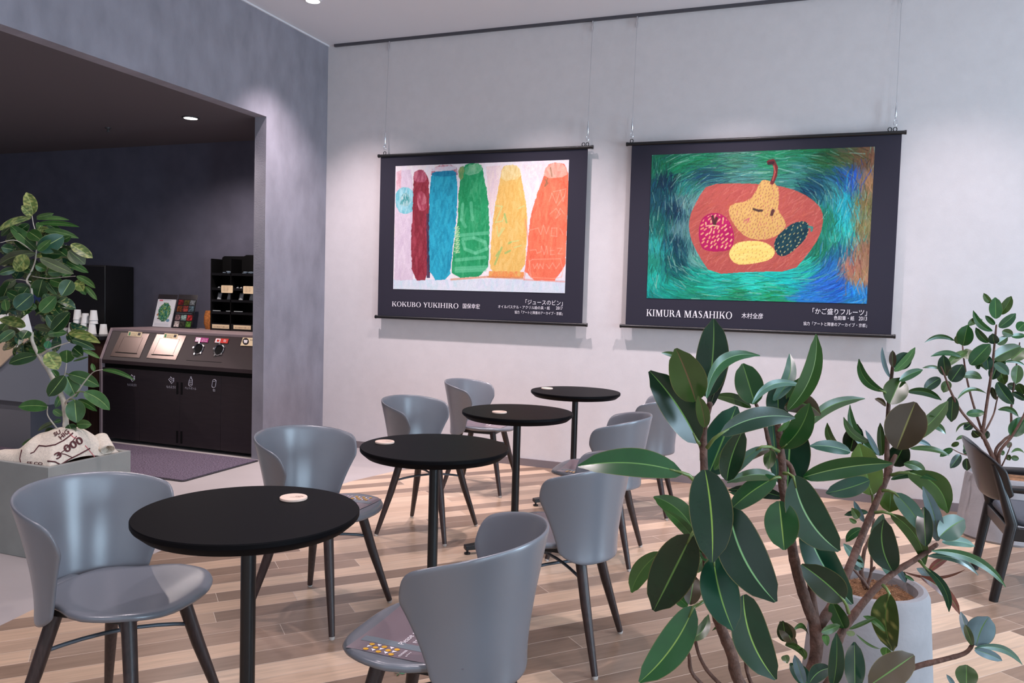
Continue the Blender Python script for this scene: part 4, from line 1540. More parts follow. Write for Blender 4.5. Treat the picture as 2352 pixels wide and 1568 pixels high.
def region(poly, base, cols, n, ang, it=2, wid=.002, alpha=.45, L0=.05):
    m = P2.fill(smooth_poly(K2(poly), it), base)
    jj, ii = np.nonzero(m)
    for _ in range(n):
        k = RNG.integers(len(jj))
        x, y = ii[k] / P2.w, 1 - jj[k] / P2.h
        a = ang + RNG.normal(0, .3)
        L = RNG.uniform(.4, 1.2) * L0
        P2.stroke(x, y, x + L * math.cos(a), y + L * math.sin(a), wid, cols[RNG.integers(len(cols))], alpha, m)
    return m, jj, ii


def dashes(reg, n, col, L, ang, wid=.002, alpha=.9, grid=None):
    m, jj, ii = reg
    pts = []
    for _ in range(n * 12):
        k = RNG.integers(len(jj))
        x, y = ii[k] / P2.w, 1 - jj[k] / P2.h
        if all((x - px) ** 2 + ((y - py) * ASP) ** 2 > grid ** 2 for px, py in pts):
            pts.append((x, y))
            a = ang + RNG.normal(0, .25)
            P2.stroke(x, y, x + L * math.cos(a), y + L * math.sin(a), wid, col[RNG.integers(len(col))] if isinstance(col, list) else col, alpha, m)
        if len(pts) >= n:
            break


region([(620, 475), (850, 470), (1050, 480), (1200, 520), (1320, 600), (1352, 680), (1330, 800), (1250, 920), (1160, 1024), (900, 1026), (645, 1045), (560, 920), (505, 800), (500, 690), (560, 560)], (176, 84, 76),
       [(190, 100, 88), (160, 70, 66), (186, 92, 70), (200, 120, 104), (150, 76, 66)], 900, .9, 1)
region([(560, 770), (580, 690), (640, 655), (700, 660), (755, 700), (790, 790), (780, 870), (740, 900), (600, 900), (570, 850)], (168, 24, 84), [(186, 34, 96), (146, 18, 76), (196, 50, 106)], 160, .8, 2)
ap = region([(565, 770), (585, 700), (640, 665), (700, 668), (750, 705), (780, 790), (772, 865), (735, 892), (605, 892), (575, 850)], (172, 26, 88), [(190, 40, 100), (150, 20, 80)], 120, .8, 2)
dashes(ap, 74, [(226, 176, 130), (216, 156, 110)], .013, 1.1, .0035, .95, .016)
P2.path(K2([(650, 680), (662, 735), (675, 690)]), .006, (76, 40, 40), .95)
P2.path(K2([(610, 740), (650, 735), (690, 740)]), .003, (226, 186, 140), .8)
pe = region([(760, 600), (880, 580), (920, 520), (950, 455), (980, 445), (1060, 478), (1068, 560), (1060, 640), (1100, 690), (1118, 740), (1060, 800), (960, 830), (860, 810), (790, 740), (748, 660)], (206, 164, 96),
            [(216, 176, 110), (196, 150, 84), (210, 170, 100)], 300, 1.3, 1)
dashes(pe, 330, [(150, 84, 70), (160, 100, 84), (176, 80, 96)], .009, 1.35, .0016, .8, .0115)
P2.path(K2([(1000, 335), (1025, 330), (1045, 370), (1040, 420), (1022, 465)]), .009, (110, 40, 44), .95)
P2.path(K2([(1000, 345), (1025, 340)]), .007, (60, 30, 40), .9)
P2.path(K2([(1032, 360), (1040, 400), (1026, 450)]), .003, (190, 90, 80), .8)
P2.path(K2([(908, 632), (940, 642), (960, 640)]), .005, (70, 50, 46), .95)
P2.path(K2([(1030, 640), (1022, 665)]), .007, (80, 46, 46), .95)
P2.path(K2([(850, 705), (880, 690), (870, 715)]), .003, (190, 96, 104), .8)
le = region([(755, 900), (790, 850), (860, 830), (960, 832), (1020, 860), (1052, 900), (1020, 950), (940, 970), (860, 982), (800, 980), (760, 940)], (238, 206, 116), [(244, 216, 132), (228, 194, 100)], 120, .2, 1)
dashes(le, 120, [(206, 150, 84), (196, 140, 80)], .007, 1.3, .0016, .9, .0155)
cu = region([(1035, 870), (1050, 810), (1100, 760), (1160, 715), (1230, 702), (1262, 730), (1250, 800), (1200, 860), (1130, 920), (1070, 932)], (20, 54, 66), [(24, 70, 80), (14, 40, 54), (40, 80, 80)], 160, .9, 1)
dashes(cu, 60, [(186, 176, 120), (160, 160, 110)], .008, 1.2, .0022, .9, .016)
P2.path(K2([(1258, 740), (1278, 745), (1275, 765)]), .005, (60, 130, 120), .9)
P2.noise(.015)

T1 = [('serif', 'KOKUBO YUKIHIRO', (900.0, 703.5), (1053.5, 708.0), .040),
      ('t', '国保幸宏', (1063, 708.5), (1102, 709), .040),
      ('t', '「ジュースのビン」', (1207, 700), (1292.5, 701), .040),
      ('t', 'オイルパステル・アクリル絵の具・紙', (1144, 708.5), (1263, 710.5), .027),
      ('t', '2017', (1277, 711), (1292, 711), .024),
      ('t', '協力「アートと障害のアーカイブ・京都」', (1182, 720.5), (1292, 723.5), .025)]
T2 = [('serif', 'KIMURA MASAHIKO', (1484, 727), (1682, 731), .050),
      ('t', '木村全彦', (1703, 731.5), (1752.5, 732), .040),
      ('t', '「かご盛りフルーツ」', (1866, 721.5), (1991, 724.5), .042),
      ('t', '色鉛筆・紙', (1915, 735), (1962, 736), .030),
      ('t', '2013', (1972, 736), (1991, 736), .026),
      ('t', '協力「アートと障害のアーカイブ・京都」', (1845, 748), (1991, 750.5), .026)]


def rect_px(tl, tr_, br_, bl):
    a, b_, c, d = (on_plane(*q, 1, BY) for q in (tl, tr_, br_, bl))
    return (a[0] + d[0]) / 2, (b_[0] + c[0]) / 2, (c[2] + d[2]) / 2, (a[2] + b_[2]) / 2


def px_rect(crop, sc, q):
    return [(crop[0] + x / sc, crop[1] + y / sc) for x, y in q]


A1 = rect_px(*px_rect((840, 300), 3.136, [(218, 255), (1465, 210), (1435, 1170), (195, 1140)]))
A2 = rect_px(*px_rect((1400, 250), 2.751, [(265, 297), (1668, 233), (1635, 1228), (237, 1198)]))
F1 = rect_px(*px_rect((840, 300), 3.136, [(110, 180), (1598, 122), (1560, 1395), (82, 1342)]))
F2 = rect_px(*px_rect((1400, 250), 2.751, [(135, 228), (1835, 143), (1793, 1432), (105, 1376)]))
R1 = rect_px(*px_rect((840, 300), 3.136, [(104, 183), (1625, 121), (1588, 1398), (74, 1342)]))
R2 = rect_px(*px_rect((1400, 250), 2.751, [(108, 230), (1845, 142), (1813, 1436), (84, 1375)]))
banner(*F1, (R1[0], R1[1]), 'black hanging banner with crayon drawing of six coloured bottles', T1, P1, A1, (on_plane(884, 345, 1, BY)[0], on_plane(1340, 335, 1, BY)[0], on_plane(1349, 335, 1, BY)[0]))
banner(*F2, (R2[0], R2[1]), 'black hanging banner with pencil drawing of a pear and fruit on a red dish', T2, P2, A2, (on_plane(1451, 325, 1, BY)[0], on_plane(2044, 296, 1, BY)[0], on_plane(2056, 296, 1, BY)[0]))
wl = ['thin hanging wire holding the left end of the bottle drawing banner', 'thin hanging wire holding the right end of the bottle drawing banner',
      'thin hanging wire holding the left end of the fruit drawing banner', 'thin hanging wire holding the right end of the fruit drawing banner']
for k, (xa, xb, zt_) in enumerate(((884, 345, F1[3]), (1349, 335, F1[3]), (1451, 325, F2[3]), (2056, 296, F2[3]))):
    x = on_plane(xa, xb, 1, BY)[0]
    t = thing('hanging_wire', (x, BY, ROOM_Z - .02), wl[k], 'wire', 'banner hanging wires')
    zb = zt_ + .035
    b = MB()
    b.tube([(x, BY + .03, ROOM_Z - .10), (x, BY + .002, zb + .15)], .0012, 6)
    b.build('cable', MT['wire'], t)
    b = MB()
    b.tube([(x, BY + .042, ROOM_Z - .02), (x, BY + .036, ROOM_Z - .05), (x, BY + .033, ROOM_Z - .07), (x, BY + .031, ROOM_Z - .105)], [.008, .005, .009, .004], 10)
    b.build('rail_hook', MT['chrome'], t, 50)
    b = MB()
    b.tube([(x, BY + .002, zb + .155), (x, BY + .002, zb + .075), (x, BY + .002, zb + .07), (x, BY, zb + .045)], [.004, .006, .004, .004], 10)
    b.tube([(x + .010 * math.cos(a), BY, zb + .032 + .022 * math.sin(a)) for a in np.linspace(-1.2, 4.2, 14)], .0028, 8)
    b.build('gripper_hook', MT['chrome'], t, 50)

# ------------------------------------------------------------------ plants
DK, MD, OL, TE, BR, PA, RD, LG, BL = ((16, 44, 24), (30, 74, 31), (56, 80, 36), (24, 62, 42), (70, 58, 40), (76, 108, 92), (104, 50, 38), (58, 98, 46), (100, 124, 130))  # BL: blue-white window sheen on leaf tops, put into the leaf colour


def leaf(mb, B, T, w, roll=0, bend=0, sag=0, col=MD, fold=.18, mid=(120, 160, 80), edge=(140, 120, 70), view=None, curl=0, mott=0, petiole=None, prad=.003, shape=1.0):
    """one leaf blade from base B to tip T (world), width w; broad side roughly to the viewer, turned by roll about its axis"""
    B, T = np.array(B, float), np.array(T, float)
    ax = T - B
    L = np.linalg.norm(ax)
    ax /= L
    vd = (B + T) / 2 - CAM if view is None else np.array(view, float)
    vd /= np.linalg.norm(vd)
    sd = np.cross(ax, vd)
    sd /= np.linalg.norm(sd) + 1e-9
    nm = np.cross(sd, ax)
    c, s = math.cos(roll), math.sin(roll)
    side, nrm = c * sd + s * nm, -s * sd + c * nm
    if nrm @ (-vd) < 0:
        nrm = -nrm
    bdir = np.cross(ax, vd)          # in the picture plane
    bdir /= np.linalg.norm(bdir) + 1e-9
    nl = 15
    vcols = [-1, -.955, -.6, -.28, -.055, -.02, .02, .055, .28, .6, .955, 1]
    vs, cs = [], []
    c0, cm, ce = (lin(np.array(q) / 255.) for q in (col, mid, edge))
    ph = RNG.uniform(0, 6)
    for i in range(nl):
        t = i / (nl - 1)
        # obovate-elliptic outline with a drawn-out tip
        f = (math.sin(PI * min(1, t ** (.86 * shape) * .975 + .012))) ** .58
        tip = max(0, (t - .86) / .14)
        f *= 1 - .55 * tip * (1 - tip * .2)
        hw = w / 2 * max(f, .015)
        arch = 4 * t * (1 - t)
        p0 = B + ax * (L * t) + bdir * (bend * L * arch) + nrm * (sag * L * arch)
        for v in vcols:
            lift = fold * abs(v) * hw + .04 * hw * math.sin(9 * t + ph + (2 if v > 0 else 0)) * v * v
            vs.append(p0 + side * (v * hw) + nrm * (lift - curl * hw * v * v))
            a = abs(v)
            cc = c0 * (1 + mott * RNG.normal(0, .22))
            if mott and RNG.uniform() < mott * .30:
                cc = cc * .5 + lin(np.array((206, 200, 120)) / 255.) * .5
            if a < .03:
                cc = cm
            elif a > .97:
                cc = ce
            cs.append(np.clip(cc, 0, 1))
    n = len(vcols)
    mb.add(vs, [(i * n + k, i * n + k + 1, (i + 1) * n + k + 1, (i + 1) * n + k) for i in range(nl - 1) for k in range(n - 1)], cs)
    if petiole is not None:
        S = np.array(petiole, float)
        M_ = (S + B) / 2 + np.array([0, 0, .12 * np.linalg.norm(B - S)])
        pts = [S, (S + M_ * 2 + B) / 4 * .5 + M_ * .5, B, B + ax * L * .12 + bdir * bend * L * .4 + nrm * sag * L * .4]
        o = len(mb.v)
        mb.tube(pts, [prad * 1.2, prad, prad * .9, prad * .5], 6)
        mb.c[o:] = [lin(np.array((104, 124, 66)) / 255.)] * (len(mb.v) - o)


def stems(mb, lst, conv, k0=.82, k1=.72):
    for pts, rads, deps in lst:
        n = len(pts)
        dd = np.interp(np.linspace(0, 1, n), np.linspace(0, 1, len(deps)), deps)
        P = [at(*conv(x, y), d) for (x, y), d in zip(pts, dd)]
        # denser, slightly knobbly curve
        Q, R = [], []
        rr = np.interp(np.linspace(0, 1, n), [0, 1], [rads[0] * k0, rads[1] * k1])
        for i in range(n - 1):
            for k in range(6):
                u = k / 6
                p0, p1, p2, p3 = P[max(i - 1, 0)], P[i], P[i + 1], P[min(i + 2, n - 1)]
                Q.append(.5 * ((2 * p1) + (-p0 + p2) * u + (2 * p0 - 5 * p1 + 4 * p2 - p3) * u * u + (-p0 + 3 * p1 - 3 * p2 + p3) * u ** 3))
                R.append((rr[i] * (1 - u) + rr[i + 1] * u) * (1.10 if k == 3 else 1))
        Q.append(P[-1])
        R.append(rr[-1] * .8)
        mb.tube(Q, R, 9)


def cv(x0, y0, s):
    return lambda x, y: (x0 + x / s, y0 + y / s)


C3, C4, C5, C6, C7 = cv(1480, 730, 3.267), cv(1430, 1100, 3.351), cv(1900, 780, 3.408), cv(1780, 1150, 3.752), cv(2120, 660, 3.41)
SCL = {id(C3): 3.267, id(C4): 3.351, id(C5): 3.408, id(C6): 3.752, id(C7): 3.41}


def leaves(mb, conv, dep, rows, mid=(96, 136, 66), edge=(112, 104, 56), prad=.003):
    s = SCL[id(conv)]
    for row in rows:
        bx, by, tx, ty, w, bend, col = row[:7]
        o = row[7] if len(row) > 7 else {}
        d = dep + o.get('d', 0) + RNG.normal(0, .008)
        rl = o.get('roll', RNG.normal(0, .16))
        dt = o.get('dt', RNG.uniform(-.05, .05))
        B = at(*conv(bx, by), d)
        T = at(*conv(tx, ty), d + dt)
        pet = at(*conv(*o['p']), d + .02) if 'p' in o else None
        kw = {k: v for k, v in o.items() if k in ('curl', 'shape', 'mott', 'fold', 'sag')}
        cc = tuple(np.clip(np.array(col) * RNG.uniform(.9, 1.1), 0, 255))
        leaf(mb, B, T, w / s / F_PX * d / max(math.cos(rl), .35), rl, -bend, col=cc, petiole=pet, prad=prad, mid=o.get('mid', mid), edge=edge, **{'sag': RNG.uniform(-.03, .05), **kw})


# ---- big foreground rubber plant
PX, PY = at(1790, 1700, 1.46)[:2]
fp = thing('rubber_plant', (PX, PY, 0), 'big glossy rubber plant in front with the largest leaves, rooted below the picture', 'plant')
b = MB()
b.lathe([(.0, 0), (.185, 0), (.2, .02), (.172, .47), (.165, .48), (.150, .478), (.148, .45)], (PX, PY, 0), 48, cap0=False, cap1=False)
b.build('pot', MT['conc'], fp, 40)
b = MB()
b.lathe([(.1495, .452), (.1, .46), (0, .465)], (PX, PY, 0), 32, cap0=False, cap1=False)
b.build('soil', MT['soil'], fp, 60)
b = MB()
I_ = lambda x, y: (x, y)
root = (1790, 1690)
stems(b, [([root, (1700, 1568), (1681, 1503), (1657, 1443), (1642, 1398), (1630, 1340), (1620, 1240), (1617, 1080), (1616, 990), (1627, 940), (1632, 925)], (.0135, .006), (1.46, 1.36, 1.30, 1.28)),
          ([root, (1868, 1530), (1872, 1440), (1857, 1398), (1833, 1324), (1818, 1250), (1809, 1175), (1797, 1115), (1798, 1080), (1792, 1020), (1786, 968), (1785, 955)], (.0150, .007), (1.46, 1.48, 1.45, 1.44)),
          ([(1875, 1440), (1866, 1369), (1854, 1279), (1845, 1219), (1831, 1140), (1815, 1070), (1775, 1040), (1755, 970), (1735, 925)], (.009, .0045), (1.48, 1.50, 1.52)),
          ([(1880, 1440), (1918, 1376), (1953, 1297), (1980, 1230), (2012, 1155), (2040, 1090), (2045, 1070), (2058, 1044)], (.0115, .006), (1.48, 1.58, 1.6)),
          ([(2036, 1095), (2037, 1075), (2038, 1010), (2041, 930), (2050, 845), (2052, 825)], (.007, .004), (1.6, 1.62)),
          ([root, (1905, 1568), (1920, 1490), (1938, 1445), (1993, 1371), (2046, 1320), (2108, 1281), (2153, 1249)], (.0125, .006), (1.46, 1.52, 1.55)),
          ([root, (2020, 1570), (2100, 1532), (2164, 1515), (2217, 1499), (2236, 1475)], (.008, .0045), (1.46, 1.46)),
          ([root, (1609, 1568), (1582, 1503), (1576, 1480)], (.005, .0036), (1.46, 1.40)),
          ([root, (1651, 1568), (1609, 1512), (1593, 1450)], (.005, .0036), (1.46, 1.42)),
          ([root, (1725, 1568), (1711, 1506), (1707, 1458)], (.005, .0036), (1.46, 1.46))], I_)
b.build('stems', MT['bark'], fp, 180)
b = MB()
leaves(b, C3, 1.28, [
    (470, 590, 520, 8, 245, .03, DK, {'d': .05, 'roll': .1}), (385, 625, 235, 228, 262, .02, OL, {'d': -.03, 'mid': (110, 84, 60), 'roll': .05}), (400, 930, 38, 398, 262, .04, DK, {'p': (430, 980), 'roll': -.15}),
    (465, 600, 868, 282, 100, -.25, MD, {'d': -.02}), (490, 680, 640, 262, 95, -.02, DK, {'d': .06, 'roll': .6}), (330, 330, 128, 262, 45, .05, OL, {'d': .07}),
    (455, 820, 405, 585, 98, .03, OL, {'d': -.05, 'mid': (110, 80, 60)}), (480, 1180, 690, 662, 280, .0, TE, {'d': .07}), (620, 1220, 742, 840, 170, -.05, DK, {'d': .04, 'roll': -.3}),
    (525, 1140, 760, 815, 90, .04, LG, {'d': .03, 'roll': .5}), (570, 870, 1130, 748, 165, -.10, DK, {'p': (470, 975), 'd': -.02}), (278, 1160, -497, 1112, 212, .05, MD, {'p': (385, 1230), 'd': -.08, 'roll': -.35, 'dt': -.02}),
    (455, 1140, 510, 1833, 315, -.03, DK, {'d': -.10, 'mid': (130, 166, 70), 'roll': .0, 'dt': -.04})])
leaves(b, C4, 1.28, [
    (560, 420, 240, 135, 165, .12, LG, {'d': -.01}), (560, 480, 315, 235, 80, .05, LG, {'d': .0}),
    (530, 430, 240, 1012, 345, .0, DK, {'d': -.07, 'p': (610, 330), 'roll': -.1}), (300, 560, 68, 872, 150, .08, LG, {'d': .02}),
    (820, 225, 1178, 945, 350, .09, DK, {'d': -.06, 'mid': (120, 170, 110), 'roll': .1, 'p': (720, 160)}), (700, 605, 852, 1165, 285, .05, TE, {'d': -.05, 'p': (640, 660), 'mid': (130, 170, 80)}),
    (930, 890, 1178, 1542, 290, .08, TE, {'d': .02, 'mid': (140, 178, 90)}), (845, 450, 812, 770, 205, 0, MD, {'d': .06}), (1000, 640, 930, 805, 130, 0, DK, {'d': .06}),
    (1205, 168, 1245, 545, 255, 0, MD, {'d': .10, 'mid': (140, 170, 80)}), (545, 985, 130, 1562, 250, -.06, MD, {'p': (690, 935), 'd': -.06, 'mid': (130, 160, 70)}),
    (515, 965, 550, 735, 140, 0, BR, {'d': .03}), (500, 980, 372, 888, 90, .06, LG, {'d': .04}), (495, 1235, 662, 1042, 95, .15, OL, {'d': .03}), (560, 720, 620, 600, 80, 0, OL, {'d': .05}),
    (660, 640, 560, 540, 60, .1, MD, {'d': .03})])
leaves(b, C3, 1.45, [
    (830, 645, 738, 342, 208, 0, MD, {'d': .05}), (800, 670, 525, 588, 80, .08, OL, {'d': .06}), (1080, 690, 1290, 122, 135, .12, LG, {'d': -.02, 'roll': .3, 'mid': (150, 190, 130)}),
    (970, 620, 1090, 268, 100, .12, PA, {'d': .03}), (1130, 670, 1180, 442, 165, 0, MD, {'d': .05}), (1050, 665, 1325, 728, 150, -.2, BR, {'d': -.03}), (810, 640, 1190, 510, 66, -.16, PA, {'d': -.02}),
    (1010, 770, 1000, 478, 170, 0, TE, {'d': .06}), (1035, 975, 1240, 640, 175, .08, MD, {'d': -.02, 'p': (1020, 860)}), (1100, 790, 1072, 1295, 305, 0, TE, {'d': .07, 'mid': (120, 170, 100)}),
    (880, 965, 615, 1222, 85, .06, PA, {'p': (1010, 1000), 'd': -.02}), (940, 985, 700, 1105, 66, .06, BR, {'d': .02}), (950, 990, 930, 1135, 90, 0, OL, {'d': .04}), (1000, 1205, 620, 1235, 88, .10, OL, {'d': .0}),
    (1040, 1345, 630, 1290, 95, .05, DK, {'d': .05}), (985, 1195, 640, 1445, 165, .04, MD, {'d': -.02, 'mid': (120, 160, 70), 'p': (1040, 1215)}), (1220, 820, 1655, 604, 88, -.10, OL, {'d': .04, 'dt': .06}),
    (1545, 1005, 1240, 960, 95, .05, TE, {'d': .06}), (1195, 1195, 1862, 1090, 150, -.04, MD, {'d': -.08, 'roll': -.3, 'mid': (150, 180, 110), 'dt': -.06}), (1120, 1190, 1462, 1748, 300, .09, TE, {'d': -.09, 'p': (1045, 1165), 'mid': (140, 184, 130), 'roll': .1}),
    (960, 760, 1000, 1230, 110, 0, TE, {'d': .08}), (1000, 850, 1090, 740, 40, .1, LG, {'d': -.04})])
leaves(b, C4, 1.47, [
    (1395, 320, 1768, 962, 245, .06, TE, {'p': (1290, 300), 'd': -.05, 'mid': (150, 196, 150)}), (1390, 300, 1325, 170, 130, 0, OL, {'d': -.03}), (1430, 385, 1305, 445, 55, 0, MD), (1700, 930, 1375, 655, 225, .03, DK, {'d': -.06, 'p': (1740, 1030)}),
    (1510, 598, 1530, 692, 95, 0, LG, {'d': .03}), (1030, 150, 820, 100, 40, 0, TE, {'d': .05})])
leaves(b, C6, 1.52, [
    (600, 1100, 490, 860, 140, 0, MD, {'d': .0}), (985, 800, 1012, 1292, 222, .07, OL, {'d': -.05, 'p': (930, 725), 'mott': .4}), (1010, 600, 940, 160, 240, -.10, DK, {'d': .0, 'roll': -.1}),
    (1300, 390, 1285, 52, 138, 0, DK, {'d': -.04}), (1400, 345, 1275, -124, 118, .05, BL, {'d': .03}), (1415, 312, 1632, 158, 205, -.05, PA, {'d': -.01}), (1440, 352, 1722, 390, 85, -.06, PA), (1350, 430, 1988, 742, 78, -.12, MD, {'d': -.03, 'mid': (150, 180, 140)}),
    (1320, 475, 1752, 642, 66, -.10, TE, {'d': .0}), (1330, 605, 1497, 488, 62, -.05, RD, {'d': .03}), (1290, 570, 1500, 955, 75, -.14, TE, {'p': (1220, 500)}), (1250, 648, 1592, 978, 85, -.08, RD, {'d': .03}),
    (1330, 690, 1222, 578, 82, .1, BL, {'d': .05}), (1000, 112, 1295, 550, 135, -.12, OL, {'p': (860, 100), 'd': .03}), (1110, 610, 1640, 590, 26, .12, RD, {'d': .02})])
leaves(b, C5, 1.58, [
    (530, 1200, 762, 1512, 135, -.05, PA, {'p': (430, 1180), 'd': -.03}), (640, 1040, 945, 1355, 190, -.18, OL, {'p': (500, 1060), 'd': -.02}), (500, 1180, 488, 1348, 165, 0, (84, 110, 40), {'d': .03}), (350, 1212, 250, 812, 235, 0, (86, 112, 42), {'d': .0, 'p': (360, 1280)}),
    (545, 855, 690, 488, 300, .0, BR, {'d': -.06, 'mid': (130, 130, 70), 'shape': 1.15, 'roll': .1}), (600, 815, 945, 480, 118, .05, OL, {'d': .0}), (490, 502, 580, 298, 182, 0, OL, {'d': .0, 'shape': 1.1}), (445, 405, 248, 150, 74, -.14, MD, {'p': (470, 450)}),
    (515, 212, 512, 84, 54, 0, BR), (490, 295, 430, 58, 34, -.06, BL, {'d': .02}), (530, 222, 645, 105, 128, .02, TE, {'d': .04}), (525, 248, 688, 60, 66, .05, LG), (565, 320, 748, 235, 70, -.03, MD), (630, 405, 895, 472, 62, -.12, MD, {'d': .02}),
    (420, 905, 178, 508, 74, -.15, MD, {'d': .03}), (340, 805, 128, 605, 64, -.16, OL, {'d': .02}), (180, 872, 232, 658, 150, 0, DK, {'d': .06}), (90, 832, 0, 650, 62, -.1, OL, {'d': .05}), (405, 905, 300, 708, 40, 0, BL), (640, 782, 818, 838, 38, -.08, BL),
    (650, 852, 955, 905, 44, -.08, OL), (740, 652, 928, 738, 58, -.1, MD, {'d': .03}), (520, 985, 610, 812, 160, 0, DK, {'d': .04}), (600, 968, 772, 1048, 78, -.1, OL), (500, 1092, 860, 1102, 62, -.14, MD), (430, 905, 415, 650, 60, 0, OL, {'d': .05}), (330, 1100, -10, 1200, 150, -.03, TE, {'d': -.05}),
    (460, 520, 372, 462, 40, .1, BR), (840, 640, 800, 590, 50, 0, OL, {'d': .04})])
leaves(b, C6, 1.44, [
    (1690, 1232, 1600, 955, 78, .0, BL), (1700, 1242, 1640, 1065, 64, 0, MD, {'d': -.02}), (1735, 1250, 1842, 998, 215, -.05, BL, {'d': -.01, 'shape': 1.15, 'curl': .3}), (1720, 1268, 2132, 1412, 64, -.12, PA), (1720, 1282, 1958, 1376, 82, -.03, BL),
    (500, 1590, 530, 1138, 128, .03, TE, {'d': -.03}), (690, 1620, 685, 1215, 172, 0, TE, {'d': -.05}), (815, 1590, 1198, 1328, 262, 0, BR, {'d': -.08, 'shape': 1.05}), (1650, 1610, 1650, 1412, 175, 0, OL, {'d': -.04, 'shape': 1.1}), (1545, 1590, 1478, 1495, 40, 0, BL),
    (290, 1590, 128, 1398, 140, .05, TE), (250, 1580, 170, 1328, 88, 0, BL, {'d': -.02}), (300, 1565, 492, 1440, 135, -.1, DK, {'d': -.02}), (100, 1215, 68, 1032, 128, 0, DK), (150, 1160, 190, 1252, 34, 0, BR), (90, 1240, 262, 1362, 54, -.15, OL),
    (640, 1105, 872, 1003, 36, .0, OL), (950, 1122, 760, 993, 56, .1, LG), (400, 1130, 562, 1072, 74, 0, OL), (430, 1150, 450, 1250, 60, 0, LG), (615, 1130, 690, 1150, 50, 0, LG), (955, 1352, 962, 1262, 98, 0, OL), (700, 1150, 910, 1275, 22, .05, OL),
    (80, 1330, 110, 1400, 70, 0, OL)])
leaves(b, C4, 1.43, [
    (880, 1180, 690, 1165, 44, .2, OL), (925, 1200, 890, 1135, 34, 0, DK), (935, 1300, 822, 1235, 36, .2, OL), (958, 1310, 1042, 1270, 34, -.2, OL), (950, 1205, 940, 1080, 110, 0, DK, {'d': .02}), (945, 1210, 992, 1245, 44, 0, TE), (480, 1310, 395, 1268, 22, .1, OL), (1300, 1250, 1210, 1095, 120, .05, BR), (1310, 1165, 1430, 1200, 40, -.2, OL), (1340, 1290, 1250, 1280, 36, .2, OL), (1400, 1390, 1340, 1280, 40, .1, OL)])
b.build('foliage', MT['leafd'], fp, 180, col=True)

# ---- second rubber plant in the pale conical pot
PX2, PY2 = .203, 2.66
p2 = thing('rubber_plant', (PX2, PY2, 0), 'small rubber plant in the pale conical concrete pot, behind the big glossy one', 'plant')
b = MB()
b.lathe([(0, 0), (.19, 0), (.198, .02), (.166, .435), (.158, .452), (.146, .455), (.132, .448), (.129, .40)], (PX2, PY2, 0), 64, cap0=False, cap1=False)
b.build('pot', MT['conc'], p2, 40)
b = MB()
vs = []
for r_, n_ in ((0, 1), (.04, 40), (.08, 40), (.11, 40), (.1305, 40)):
    for k in range(n_):
        a = 2 * PI * k / n_
        vs.append((PX2 + r_ * math.cos(a), PY2 + r_ * math.sin(a), .435 - .25 * r_ ** 2 * 4 + (RNG.normal(0, .004) if 0 < r_ < .12 else 0)))
b.add(vs, [(0, 1 + k, 1 + (k + 1) % 40) for k in range(40)] + [(1 + i * 40 + k, 41 + i * 40 + k, 41 + i * 40 + (k + 1) % 40, 1 + i * 40 + (k + 1) % 40) for i in range(3) for k in range(40)])
for _ in range(420):
    a, r_ = RNG.uniform(0, 2 * PI), .122 * math.sqrt(RNG.uniform())
    p = np.array([PX2 + r_ * math.cos(a), PY2 + r_ * math.sin(a), .438 - r_ ** 2])
    t = RNG.uniform(0, 2 * PI)
    L = RNG.uniform(.012, .03)
    d = np.array([math.cos(t) * L, math.sin(t) * L, 0])
    q = p + d
    if np.hypot(q[0] - PX2, q[1] - PY2) > .128:
        continue
    b.tube([p, p + d * .5 + [0, 0, RNG.uniform(.002, .009)], q], .0007, 4, cap=False)
b.build('coir_mulch', MT['soil'], p2, 60)
b = MB()
stems(b, [([(790, 770), (745, 620), (750, 560), (770, 430), (790, 380), (835, 280), (855, 150)], (.0095, .005), (2.46, 2.5)), ([(800, 730), (830, 600), (832, 440), (838, 290)], (.006, .004), (2.46, 2.48)), ([(800, 745), (740, 660), (668, 580)], (.007, .004), (2.44, 2.4)), ([(832, 600), (862, 570)], (.006, .005), (2.46, 2.45))], C6)
b.build('stems', MT['bark'], p2, 180)
b = MB()
leaves(b, C6, 2.46, [(760, 572, 590, 368, 85, 0, PA), (745, 590, 670, 500, 95, 0, DK), (840, 302, 932, 112, 95, .05, PA), (755, 238, 612, 352, 76, .08, MD), (800, 96, 598, 122, 56, .05, TE), (765, 180, 680, 0, 50, 0, BL), (1000, 645, 880, 375, 95, 0, PA), (1125, 702, 975, 430, 56, 0, BL), (850, 388, 975, 340, 56, 0, BL),
                     (830, 250, 960, 300, 60, 0, TE), (720, 150, 660, 60, 70, 0, OL), (700, 190, 640, 150, 40, 0, OL), (1100, 610, 1130, 700, 40, 0, TE), (1120, 640, 1200, 690, 30, 0, MD), (480, 560, 300, 500, 60, 0, DK), (360, 560, 330, 480, 90, 0, OL)])
b.build('foliage', MT['leafd'], p2, 180, col=True)

